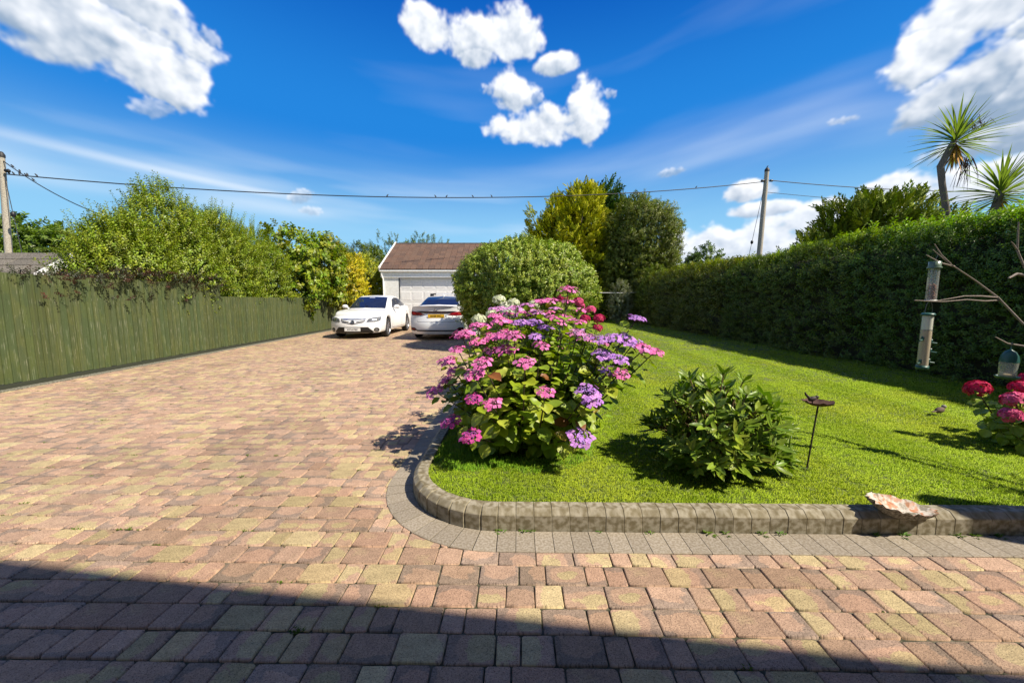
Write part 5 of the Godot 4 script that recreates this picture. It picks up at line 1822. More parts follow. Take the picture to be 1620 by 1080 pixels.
# ---------------------------------------------------------------- cars
class Body:
	var p: Dictionary
	var host: Node3D
	func wid(s: float) -> float: return host.hermite(p.wid, s)
	func top(s: float) -> float: return host.hermite(p.top, s)
	func roof(s: float) -> float: return host.hermite(p.roof, s)
	func roofw(s: float) -> float: return host.hermite(p.roofw, s)
	func under(s: float) -> float:
		var y: float = p.sill
		for a in [p.axle_f, p.axle_r]:
			var d := absf(s - a)
			if d < p.arch: y = maxf(y, p.r + sqrt(p.arch * p.arch - d * d))
		return y
	func put(s: float, x: float, y: float) -> Vector3:
		var w := maxf(wid(s), 0.01)
		var k := clampf(absf(x) / w, 0.0, 1.0)
		var ff := 1.0 - smoothstep(0.0, 0.95, s)
		var fr := 1.0 - smoothstep(0.0, 0.95, p.len - s)
		var q := s
		if ff > 0.0: q += ff * (p.bow_f * pow(k, 2.6) + host.hermite(p.nose, y))
		if fr > 0.0: q -= fr * (p.bow_r * pow(k, 2.8) + host.hermite(p.tail, y))
		return Vector3(x, y, p.len * 0.5 - q)
	func sec(s: float) -> Array:
		var w := wid(s)
		var yt := top(s)
		var yb := under(s)
		var ysh := maxf(yt - 0.045, yb + 0.02)
		var hh := ysh - yb
		return [Vector2(0, yb), Vector2(w * 0.78, yb), Vector2(w * 0.93, yb + 0.015), Vector2(w * 0.975, yb + 0.09 * hh), Vector2(w * 0.988, yb + 0.22 * hh), Vector2(w, yb + 0.45 * hh), Vector2(w * 0.996, yb + 0.66 * hh), Vector2(w * 0.978, yb + 0.84 * hh), Vector2(w * 0.95, yb + 0.95 * hh), Vector2(w * 0.90, ysh + 0.012), Vector2(w * 0.62, yt - 0.01), Vector2(w * 0.3, yt), Vector2(0, yt + 0.004)]
	func shell() -> ArrayMesh:
		var b := MB.new()
		var rows := []
		var n := int(p.len / 0.034)
		for i in n + 1:
			var s: float = p.len * i / n
			var h := sec(s)
			var row := []
			for q in h: row.append(put(s, q.x, q.y))
			for k in range(h.size() - 2, -1, -1): row.append(put(s, -h[k].x, h[k].y))
			rows.append(row)
		b.grid(rows)
		for e in [0.0, p.len]:
			var h2 := sec(e)
			var cap := []
			for q in h2:
				var line := []
				for k in 17:
					line.append(put(e, lerpf(-q.x, q.x, k / 16.0) if q.x > 0.001 else (k / 16.0 - 0.5) * 0.01, q.y))
				cap.append(line)
			b.grid(cap, Vector3(0, 0.15, 1.0 if e == 0.0 else -1.0))
		return b.done()
	func gput(s: float, x: float, y: float) -> Vector3:
		var q := s
		var k: float = x / 0.75
		q += 0.20 * k * k * (1.0 - smoothstep(p.cowl + 0.1, p.cowl + 1.3, s))
		q -= 0.16 * k * k * (1.0 - smoothstep(0.1, 1.1, p.deck - s))
		return Vector3(x, y, p.len * 0.5 - q)
	func gsec(s: float) -> Array:
		var wb := wid(s) * 0.905
		var yb := top(s) - 0.05
		var wr := roofw(s)
		var yr := roof(s)
		var ys := maxf(yr - 0.05, yb)
		return [Vector2(wb, yb), Vector2(lerpf(wb, wr, 0.3) + 0.012, lerpf(yb, ys, 0.34)), Vector2(lerpf(wb, wr, 0.66) + 0.012, lerpf(yb, ys, 0.68)), Vector2(wr, ys), Vector2(wr * 0.94, lerpf(ys, yr, 0.62)), Vector2(wr * 0.8, lerpf(ys, yr, 0.88)), Vector2(wr * 0.5, yr), Vector2(0, maxf(yr + 0.012, yb))]
	func cabin() -> ArrayMesh:
		var b := MB.new()
		var rows := []
		for i in 71:
			var s := lerpf(p.cowl, p.deck, i / 70.0)
			var h := gsec(s)
			var row := []
			for q in h: row.append(gput(s, q.x, q.y))
			for k in range(h.size() - 2, -1, -1): row.append(gput(s, -h[k].x, h[k].y))
			rows.append(row)
		b.grid(rows)
		return b.done()
	func along(h: Array, y: float) -> float:        # half width of a section at height y
		for i in range(h.size() - 1):
			var a: Vector2 = h[i]
			var c: Vector2 = h[i + 1]
			if c.y > a.y + 1e-5 and y >= a.y and y <= c.y and a.x > 0.3: return lerpf(a.x, c.x, (y - a.y) / (c.y - a.y))
		return h[5].x
	func over(h: Array, x: float) -> float:         # height of a section's upper side at x
		x = absf(x)
		for i in range(h.size() - 1, 0, -1):
			var a: Vector2 = h[i]
			var c: Vector2 = h[i - 1]
			if x >= a.x and x <= c.x: return lerpf(a.y, c.y, (x - a.x) / maxf(c.x - a.x, 1e-4))
		return h[0].y
	# maps from flat drawings to the car's skin; (a, b) -> point
	func front(q: Vector2) -> Vector3: return put(0.0, q.x, q.y)
	func rear(q: Vector2) -> Vector3: return put(p.len, q.x, q.y)
	func flank(q: Vector2) -> Vector3: return put(q.x, along(sec(q.x), q.y), q.y)
	func glass_side(q: Vector2) -> Vector3:
		var h := gsec(q.x)
		return gput(q.x, along2(h, q.y), q.y)
	func along2(h: Array, y: float) -> float:
		for i in range(4):
			if y >= h[i].y and y <= h[i + 1].y: return lerpf(h[i].x, h[i + 1].x, (y - h[i].y) / maxf(h[i + 1].y - h[i].y, 1e-4))
		return h[3].x
	func glass_top(q: Vector2) -> Vector3: return gput(q.y, q.x, over(gsec(q.y), q.x))

func skin(b: MB, poly: Array, map: Callable, off: float, step := 0.05, mirror := false) -> void:
	var pv := PackedVector2Array(poly)
	var lo := pv[0]
	var hi := pv[0]
	for q in pv: lo = lo.min(q); hi = hi.max(q)
	var eps := 0.004
	var x := lo.x
	while x < hi.x:
		var yy := lo.y
		while yy < hi.y:
			var cell := PackedVector2Array([Vector2(x, yy), Vector2(x + step, yy), Vector2(x + step, yy + step), Vector2(x, yy + step)])
			for pc in Geometry2D.intersect_polygons(pv, cell):
				var tr := Geometry2D.triangulate_polygon(pc)
				var first := b.v.size()
				for q in pc:
					var c: Vector3 = map.call(q)
					var du: Vector3 = map.call(q + Vector2(eps, 0)) - map.call(q - Vector2(eps, 0))
					var dv: Vector3 = map.call(q + Vector2(0, eps)) - map.call(q - Vector2(0, eps))
					var nn := du.cross(dv).normalized()
					if nn.dot(c - Vector3(0, 0.55, clampf(c.z, -1.2, 1.2))) < 0.0: nn = -nn
					var w := c + nn * off
					if mirror:
						w.x = -w.x; nn.x = -nn.x
					b.vert(w, nn, q)
				for i in range(0, tr.size(), 3): b.face(first + tr[i], first + tr[i + 1], first + tr[i + 2])
			yy += step
		x += step

func skin_part(called: String, parent: Node, m: Material, polys: Array, map: Callable, off: float, mirror := false, step := 0.05) -> MeshInstance3D:
	var b := MB.new()
	for q in polys: skin(b, q, map, off, step, mirror)
	return place(called, b.done(), m, parent)

func flip(poly: Array) -> Array:
	var out := []
	for q in poly: out.append(Vector2(-q.x, q.y))
	return out

func ring_poly(c: Vector2, rx: float, ry: float, n := 16) -> Array:
	var out := []
	for i in n: out.append(c + Vector2(cos(TAU * i / n) * rx, sin(TAU * i / n) * ry))
	return out

func oval(b: MB, bd: Body, map: Callable, c: Vector2, rx: float, ry: float, r: float, off := 0.008, a0 := 0.0, a1 := TAU) -> void:
	var pts := PackedVector3Array()
	for i in 19:
		var a := lerpf(a0, a1, i / 18.0)
		var w: Vector3 = map.call(c + Vector2(cos(a) * rx, sin(a) * ry))
		pts.append(w + Vector3(0, 0, signf(w.z) * off))
	b.tube(pts, same(r, 19), 5)

func lettering(text: String, size: float, depth: float) -> TextMesh:
	var t := TextMesh.new()
	var f := SystemFont.new()
	f.font_names = PackedStringArray(["Droid Sans"])
	f.font_weight = 700
	t.font = f
	t.text = text
	t.font_size = 64
	t.pixel_size = size
	t.depth = depth
	t.curve_step = 2.0
	return t

func number_plate(parent: Node, text: String, yellow: bool, pos: Vector3, face: float, lean: float) -> void:
	var b := MB.new()
	b.at_box(Vector3.ZERO, Vector3(0.52, 0.111, 0.008), 0.003)
	var bs := Basis(Vector3.UP, 0.0 if face > 0 else PI) * Basis(Vector3.RIGHT, -lean)
	var pl := place("number_plate", b.done(), mat("plate_yellow", Color(0.72, 0.42, 0.01), 0.4) if yellow else mat("plate_white", Color(0.72, 0.72, 0.70), 0.4), parent, Transform3D(bs, pos))
	place("lettering", lettering(text, 0.00128, 0.002), M.black, pl, Transform3D(Basis().scaled(Vector3(0.94, 1.0, 1.0)), Vector3(0, 0, 0.0055)))

func wheel(parent: Node, pos: Vector3, side: float, r: float, spokes: int, steer := 0.0) -> void:
	var w := Node3D.new()
	w.name = "wheel"
	parent.add_child(w, true)
	w.transform = Transform3D(Basis(Vector3.UP, steer) * Basis(Vector3.BACK, -side * PI * 0.5), pos)   # local y points outward
	var t := MB.new()
	var hw := 0.105
	t.lathe(Transform3D(), [Vector2(r * 0.66, -hw), Vector2(r * 0.92, -hw), Vector2(r * 0.985, -hw * 0.8), Vector2(r, -hw * 0.4), Vector2(r, hw * 0.4), Vector2(r * 0.985, hw * 0.8), Vector2(r * 0.93, hw), Vector2(r * 0.72, hw * 1.02), Vector2(r * 0.70, hw * 0.9)], 28)
	place("tyre", t.done(), M.rubber, w)
	var d := MB.new()
	d.lathe(Transform3D(), [Vector2(0.0, hw * 0.1), Vector2(r * 0.66, hw * 0.05), Vector2(r * 0.69, hw * 0.9)], 24)
	place("wheel_barrel", d.done(), M.trim, w)
	var rm := MB.new()
	rm.lathe(Transform3D(), [Vector2(r * 0.64, hw * 0.7), Vector2(r * 0.66, hw * 0.96), Vector2(r * 0.71, hw * 0.98), Vector2(r * 0.72, hw * 0.8)], 28)
	rm.lathe(Transform3D(), [Vector2(r * 0.16, hw * 0.4), Vector2(r * 0.15, hw * 0.78), Vector2(0.0, hw * 0.82)], 14)
	place("rim", rm.done(), M.alloy, w)
	var sp := MB.new()
	sp.at_box(Vector3(r * 0.39, hw * 0.72, 0), Vector3(r * 0.56, 0.022, 0.028), 0.004)
	var sm := sp.done()
	for k in spokes:
		place("spoke", sm, M.alloy, w, Transform3D(Basis(Vector3.UP, TAU * k / spokes), Vector3.ZERO))

func car_base(o: Node3D, p: Dictionary) -> Body:
	var bd := Body.new()
	bd.p = p
	bd.host = self
	place("body", bd.shell(), p.paint, o)
	place("cabin", bd.cabin(), p.paint, o)
	var ch := MB.new()
	ch.at_box(Vector3(0, 0.36, 0), Vector3(p.wid[3].y * 1.55, 0.34, p.len - 0.9), 0.03)
	place("underbody", ch.done(), M.trim, o)
	var hl: float = p.len * 0.5
	for a in [p.axle_f, p.axle_r]:
		for s in [-1.0, 1.0]:
			var li := MB.new()
			var rows := []
			for i in 17:
				var an := PI * i / 16.0
				var rr: float = p.arch + 0.002
				rows.append([Vector3(s * 0.52, p.r + sin(an) * rr, hl - a + cos(an) * rr), Vector3(s * (bd.wid(a) - 0.05), p.r + sin(an) * rr, hl - a + cos(an) * rr)])
			li.grid(rows, Vector3(0, -1, 0))
			place("arch_liner", li.done(), M.trim, o)
			wheel(o, Vector3(s * (bd.wid(a) - 0.115), p.r, hl - a), s, p.r, 10, p.get("steer", 0.0) if a == p.axle_f else 0.0)
	return bd

func make_car_materials() -> void:
	M.rubber = mat("tyre_rubber", Color(0.018, 0.018, 0.019), 0.8)
	M.trim = mat("black_trim", Color(0.010, 0.010, 0.011), 0.5)
	M.alloy = mat("alloy", Color(0.42, 0.42, 0.43), 0.3, 0.85)
	M.chrome = mat("chrome", Color(0.62, 0.63, 0.65), 0.12, 1.0)
	M.glass = mat("tinted_window", Color(0.012, 0.016, 0.035), 0.04)
	M.glass.metallic_specular = 0.85
	M.lamp_glass = mat("clear_lamp_cover", Color(0.20, 0.21, 0.22), 0.08, 0.4)
	M.red_lens = mat("red_lens", Color(0.20, 0.008, 0.016), 0.12)
	M.seam = mat("panel_gap", Color(0.16, 0.16, 0.16), 0.7)

func build_cars() -> void:
	make_car_materials()
	var V := func(a: float, b: float) -> Vector2: return Vector2(a, b)
	# ---- the saloon that faces the camera
	var paint := mat("white_car_paint", Color(0.80, 0.80, 0.79), 0.35)
	paint.clearcoat_enabled = true
	paint.clearcoat = 1.0
	paint.clearcoat_roughness = 0.04
	var o := thing("car", "white saloon car parked nose out beside the lower fence, white plate", "car", Vector3(-5.32, 0.004, -14.85), 0.02)
	var p := {
		"len": 4.70, "sill": 0.19, "r": 0.325, "arch": 0.375, "axle_f": 0.98, "axle_r": 3.68, "bow_f": 0.34, "bow_r": 0.30, "cowl": 1.12, "deck": 4.25, "paint": paint,
		"wid": [V.call(0, 0.845), V.call(0.3, 0.88), V.call(0.8, 0.90), V.call(1.6, 0.905), V.call(3.2, 0.905), V.call(4.1, 0.88), V.call(4.7, 0.80)],
		"top": [V.call(0, 0.765), V.call(0.3, 0.84), V.call(0.7, 0.905), V.call(1.25, 0.975), V.call(2.2, 1.0), V.call(3.4, 1.04), V.call(4.1, 1.085), V.call(4.5, 1.085), V.call(4.7, 1.04)],
		"roof": [V.call(1.12, 0.93), V.call(1.35, 1.03), V.call(1.75, 1.235), V.call(2.15, 1.405), V.call(2.5, 1.465), V.call(2.9, 1.48), V.call(3.3, 1.455), V.call(3.7, 1.36), V.call(4.05, 1.17), V.call(4.25, 1.03)],
		"roofw": [V.call(1.12, 0.72), V.call(1.6, 0.66), V.call(2.2, 0.585), V.call(3.0, 0.57), V.call(3.6, 0.58), V.call(4.25, 0.66)],
		"nose": [V.call(0.15, 0.10), V.call(0.27, 0.015), V.call(0.42, 0.0), V.call(0.58, 0.03), V.call(0.68, 0.09), V.call(0.78, 0.24)],
		"tail": [V.call(0.2, 0.08), V.call(0.5, 0.0), V.call(0.8, 0.04), V.call(1.08, 0.12)],
	}
	var bd := car_base(o, p)
	skin_part("windscreen", o, M.glass, [[V.call(-0.66, 1.28), V.call(0.66, 1.28), V.call(0.545, 2.13), V.call(-0.545, 2.13)]], bd.glass_top, 0.006, false, 0.09)
	var front_win := [V.call(1.72, 1.01), V.call(2.10, 1.20), V.call(2.30, 1.31), V.call(2.62, 1.375), V.call(2.68, 1.38), V.call(2.72, 1.035), V.call(2.0, 1.01)]
	var rear_win := [V.call(2.80, 1.04), V.call(2.78, 1.385), V.call(3.15, 1.375), V.call(3.5, 1.30), V.call(3.78, 1.15), V.call(3.80, 1.09)]
	for s in [false, true]:
		skin_part("front_window", o, M.glass, [front_win], bd.glass_side, 0.004, s, 0.08)
		skin_part("rear_window", o, M.glass, [rear_win], bd.glass_side, 0.004, s, 0.08)
		skin_part("pillar", o, M.trim, [[V.call(2.735, 1.03), V.call(2.70, 1.385), V.call(2.765, 1.39), V.call(2.79, 1.035)]], bd.glass_side, 0.0045, s, 0.08)
		var sl: Array = [[V.call(1.42, 0.30), V.call(1.432, 0.30), V.call(1.60, 0.93), V.call(1.588, 0.93)], [V.call(2.70, 0.24), V.call(2.712, 0.24), V.call(2.752, 0.98), V.call(2.74, 0.98)], [V.call(3.36, 0.70), V.call(3.372, 0.70), V.call(3.70, 0.98), V.call(3.688, 0.98)], [V.call(1.45, 0.285), V.call(3.2, 0.285), V.call(3.2, 0.30), V.call(1.45, 0.30)]]
		skin_part("door_gap", o, M.seam, sl, bd.flank, 0.003, s, 0.08)
		var hs := MB.new()
		for hz in [2.5, 3.5]:
			var hp := bd.flank(Vector2(hz, 0.86))
			hs.at_box(Vector3((hp.x + 0.012) * (-1.0 if s else 1.0), hp.y, hp.z), Vector3(0.025, 0.03, 0.17), 0.008)
		place("door_handle", hs.done(), paint, o)
		var mm := MB.new()
		var sx := -1.0 if s else 1.0
		mm.ellipsoid(Transform3D(Basis(), Vector3(sx * 0.965, 1.045, p.len * 0.5 - 1.82)), Vector3(0.115, 0.075, 0.07), 12, 8)
		mm.tube(PackedVector3Array([Vector3(sx * 0.82, 0.985, p.len * 0.5 - 1.86), Vector3(sx * 0.93, 1.01, p.len * 0.5 - 1.84)]), PackedFloat32Array([0.03, 0.03]), 6)
		place("wing_mirror", mm.done(), paint, o)
		var lamp := [V.call(0.43, 0.555), V.call(0.47, 0.66), V.call(0.62, 0.705), V.call(0.81, 0.725), V.call(0.83, 0.69), V.call(0.815, 0.60), V.call(0.68, 0.56)]
		var hl := skin_part("headlight", o, M.lamp_glass, [lamp], bd.front, 0.006, s)
		skin_part("lamp_surround", hl, M.trim, [[V.call(0.47, 0.595), V.call(0.52, 0.64), V.call(0.56, 0.61)], [V.call(0.68, 0.60), V.call(0.73, 0.68), V.call(0.765, 0.63)]], bd.front, 0.009, s)
		skin_part("reflector", hl, M.chrome, [ring_poly(Vector2(0.62, 0.635), 0.045, 0.035)], bd.front, 0.010, s)
		skin_part("fog_lamp_recess", o, M.trim, [ring_poly(Vector2(0.715, 0.30), 0.075, 0.07)], bd.front, 0.005, s)
		skin_part("fog_lamp", o, M.lamp_glass, [ring_poly(Vector2(0.71, 0.29), 0.04, 0.04)], bd.front, 0.009, s)
	skin_part("grille_bar", o, M.chrome, [[V.call(-0.42, 0.665), V.call(-0.2, 0.672), V.call(0.2, 0.672), V.call(0.42, 0.665), V.call(0.40, 0.635), V.call(0.2, 0.632), V.call(-0.2, 0.632), V.call(-0.40, 0.635)]], bd.front, 0.008)
	skin_part("grille_slot", o, M.trim, [[V.call(-0.41, 0.615), V.call(-0.12, 0.575), V.call(-0.12, 0.552), V.call(-0.39, 0.592)], [V.call(0.12, 0.575), V.call(0.41, 0.615), V.call(0.39, 0.592), V.call(0.12, 0.552)],
		[V.call(-0.37, 0.572), V.call(-0.10, 0.525), V.call(0.10, 0.525), V.call(0.37, 0.572), V.call(0.34, 0.545), V.call(0.0, 0.485), V.call(-0.34, 0.545)]], bd.front, 0.006)
	var em := MB.new()
	oval(em, bd, bd.front, Vector2(0, 0.572), 0.068, 0.046, 0.006, 0.014)
	oval(em, bd, bd.front, Vector2(0, 0.588), 0.046, 0.022, 0.005, 0.016)
	oval(em, bd, bd.front, Vector2(0, 0.572), 0.022, 0.042, 0.005, 0.018)
	skin_part("badge_backing", o, M.trim, [ring_poly(Vector2(0, 0.572), 0.062, 0.042)], bd.front, 0.010)
	place("badge", em.done(), M.chrome, o)
	skin_part("lower_intake", o, M.trim, [[V.call(-0.48, 0.395), V.call(0.48, 0.395), V.call(0.64, 0.235), V.call(0.58, 0.20), V.call(-0.58, 0.20), V.call(-0.64, 0.235)]], bd.front, 0.006)
	number_plate(o, "GY14 PKV", false, bd.front(Vector2(0, 0.315)) + Vector3(0, 0, 0.016), 1.0, 0.03)
	var wp := MB.new()
	for q in [[-0.58, 0.05], [-0.05, 0.6]]:
		var a := bd.glass_top(Vector2(q[0], 1.34)) + Vector3(0, 0.014, 0.01)
		var c := bd.glass_top(Vector2(q[1], 1.40)) + Vector3(0, 0.014, 0.01)
		wp.tube(PackedVector3Array([a, c]), PackedFloat32Array([0.009, 0.006]), 5)
	place("wiper", wp.done(), M.trim, o)
	var rear_view := MB.new()
	skin(rear_view, [V.call(-0.10, 2.0), V.call(0.10, 2.0), V.call(0.10, 2.07), V.call(-0.10, 2.07)], bd.glass_top, 0.008, 0.08)
	place("windscreen_sticker", rear_view.done(), mat("pale_sticker", Color(0.30, 0.33, 0.42), 0.5), o)
	skin_part("rear_glass", o, M.glass, [[V.call(-0.52, 3.62), V.call(0.52, 3.62), V.call(0.58, 4.08), V.call(-0.58, 4.08)]], bd.glass_top, 0.006, false, 0.09)

	# ---- the saloon seen from behind
	var silver := mat("silver_white_car_paint", Color(0.78, 0.79, 0.79), 0.32)
	silver.clearcoat_enabled = true
	silver.clearcoat = 1.0
	silver.clearcoat_roughness = 0.04
	var o2 := thing("car", "silver white saloon car seen from behind with a yellow plate and roof bar", "car", Vector3(-2.42, 0.004, -14.5), PI)
	var q2 := {
		"len": 4.97, "sill": 0.19, "r": 0.335, "arch": 0.385, "axle_f": 0.96, "axle_r": 3.83, "bow_f": 0.42, "bow_r": 0.26, "cowl": 1.2, "deck": 4.52, "paint": silver,
		"wid": [V.call(0, 0.80), V.call(0.3, 0.87), V.call(0.8, 0.92), V.call(1.6, 0.93), V.call(3.4, 0.935), V.call(4.3, 0.925), V.call(4.97, 0.865)],
		"top": [V.call(0, 0.74), V.call(0.3, 0.82), V.call(0.7, 0.89), V.call(1.3, 0.96), V.call(2.4, 0.99), V.call(3.6, 1.03), V.call(4.3, 1.085), V.call(4.75, 1.10), V.call(4.97, 1.105)],
		"roof": [V.call(1.2, 0.92), V.call(1.45, 1.02), V.call(1.85, 1.21), V.call(2.25, 1.37), V.call(2.6, 1.43), V.call(3.0, 1.445), V.call(3.4, 1.42), V.call(3.8, 1.335), V.call(4.2, 1.19), V.call(4.52, 1.06)],
		"roofw": [V.call(1.2, 0.74), V.call(1.7, 0.67), V.call(2.3, 0.595), V.call(3.0, 0.575), V.call(3.6, 0.59), V.call(4.52, 0.70)],
		"nose": [V.call(0.15, 0.10), V.call(0.3, 0.0), V.call(0.55, 0.03), V.call(0.75, 0.22)],
		"tail": [V.call(0.18, 0.12), V.call(0.30, 0.03), V.call(0.42, 0.01), V.call(0.56, 0.0), V.call(0.66, 0.05), V.call(0.75, 0.085), V.call(0.86, 0.08), V.call(0.96, 0.075), V.call(1.03, 0.07), V.call(1.10, 0.02)],
	}
	var b2 := car_base(o2, q2)
	skin_part("rear_glass", o2, M.glass, [[V.call(-0.52, 3.56), V.call(0.52, 3.56), V.call(0.645, 4.36), V.call(-0.645, 4.36)]], b2.glass_top, 0.006, false, 0.09)
	skin_part("windscreen", o2, M.glass, [[V.call(-0.67, 1.38), V.call(0.67, 1.38), V.call(0.55, 2.2), V.call(-0.55, 2.2)]], b2.glass_top, 0.006, false, 0.09)
	var fw := [V.call(1.80, 1.0), V.call(2.2, 1.19), V.call(2.5, 1.31), V.call(2.8, 1.345), V.call(2.86, 1.02)]
	var rw := [V.call(2.94, 1.02), V.call(2.90, 1.35), V.call(3.3, 1.335), V.call(3.65, 1.25), V.call(3.95, 1.10)]
	for s in [false, true]:
		skin_part("front_window", o2, M.glass, [fw], b2.glass_side, 0.004, s, 0.08)
		skin_part("rear_window", o2, M.glass, [rw], b2.glass_side, 0.004, s, 0.08)
		skin_part("door_gap", o2, M.seam, [[V.call(2.84, 0.24), V.call(2.852, 0.24), V.call(2.89, 0.97), V.call(2.878, 0.97)], [V.call(3.50, 0.74), V.call(3.512, 0.74), V.call(3.8, 1.0), V.call(3.788, 1.0)]], b2.flank, 0.003, s, 0.08)
		var tl := skin_part("tail_light", o2, M.red_lens, [[V.call(0.36, 0.815), V.call(0.50, 0.885), V.call(0.66, 0.915), V.call(0.83, 0.935), V.call(0.845, 0.86), V.call(0.80, 0.80), V.call(0.60, 0.795)]], b2.rear, 0.007, s, 0.04)
		skin_part("light_band", tl, mat("bright_red_lens", Color(0.50, 0.02, 0.03), 0.15), [[V.call(0.66, 0.82), V.call(0.70, 0.895), V.call(0.79, 0.91), V.call(0.79, 0.835)], [V.call(0.50, 0.855), V.call(0.70, 0.905), V.call(0.70, 0.893), V.call(0.50, 0.84)]], b2.rear, 0.010, s, 0.04)
		var refl := skin_part("bumper_vent", o2, M.trim, [[V.call(0.62, 0.34), V.call(0.70, 0.41), V.call(0.84, 0.42), V.call(0.85, 0.33), V.call(0.72, 0.30)]], b2.rear, 0.006, s, 0.04)
		skin_part("reflector", refl, M.red_lens, [[V.call(0.66, 0.345), V.call(0.71, 0.385), V.call(0.83, 0.39), V.call(0.83, 0.345)]], b2.rear, 0.009, s, 0.04)
		var mm := MB.new()
		var sx := -1.0 if s else 1.0
		mm.ellipsoid(Transform3D(Basis(), Vector3(sx * 0.985, 1.03, q2.len * 0.5 - 1.9)), Vector3(0.115, 0.075, 0.07), 12, 8)
		place("wing_mirror", mm.done(), silver, o2)
		var ft := MB.new()
		ft.at_box(Vector3(sx * 0.60, 1.475, q2.len * 0.5 - 2.55), Vector3(0.12, 0.11, 0.14), 0.015)
		ft.at_box(Vector3(sx * 0.50, 1.512, q2.len * 0.5 - 2.55), Vector3(0.12, 0.05, 0.10), 0.01)
		place("rack_foot", ft.done(), M.black, o2)
	skin_part("light_bar", o2, mat("dark_light_bar", Color(0.025, 0.018, 0.03), 0.12), [[V.call(-0.66, 0.935), V.call(0.66, 0.935), V.call(0.44, 0.875), V.call(0.28, 0.862), V.call(-0.28, 0.862), V.call(-0.44, 0.875)]], b2.rear, 0.012, false, 0.04)
	skin_part("bumper_trim", o2, M.trim, [[V.call(-0.66, 0.335), V.call(0.66, 0.335), V.call(0.62, 0.295), V.call(-0.62, 0.295)]], b2.rear, 0.007, false, 0.05)
	skin_part("boot_gap", o2, M.seam, [[V.call(-0.60, 0.60), V.call(0.60, 0.60), V.call(0.60, 0.590), V.call(-0.60, 0.590)], [V.call(-0.62, 0.60), V.call(-0.608, 0.60), V.call(-0.50, 0.80), V.call(-0.512, 0.80)], [V.call(0.608, 0.60), V.call(0.62, 0.60), V.call(0.512, 0.80), V.call(0.50, 0.80)]], b2.rear, 0.003, false, 0.05)
	number_plate(o2, "GU69 HYC", true, b2.rear(Vector2(0, 0.775)) + Vector3(0, 0, -0.02), -1.0, 0.0)
	var e2 := MB.new()
	oval(e2, b2, b2.rear, Vector2(0, 0.985), 0.056, 0.042, 0.007, 0.010)
	var l0: Vector3 = b2.rear(Vector2(0, 0.985)) + Vector3(0, 0, -0.012)
	e2.tube(PackedVector3Array([l0 + Vector3(0.012, 0.034, 0), l0 + Vector3(0.03, -0.014, 0), l0 + Vector3(-0.03, -0.014, 0)]), same(0.007, 3), 5)
	place("badge", e2.done(), M.chrome, o2)
	var bar := MB.new()
	bar.box(Transform3D(Basis(), Vector3(0, 1.515, q2.len * 0.5 - 2.55)), Vector3(1.22, 0.035, 0.08), 0.012)
	place("roof_bar", bar.done(), mat("pale_bar", Color(0.62, 0.63, 0.65), 0.35, 0.4), o2)
	var an := MB.new()
	an.tube(PackedVector3Array([Vector3(0, 1.43, q2.len * 0.5 - 3.42), Vector3(0, 1.475, q2.len * 0.5 - 3.5), Vector3(0, 1.48, q2.len * 0.5 - 3.53)]), PackedFloat32Array([0.03, 0.02, 0.01]), 6)
	place("antenna", an.done(), silver, o2)

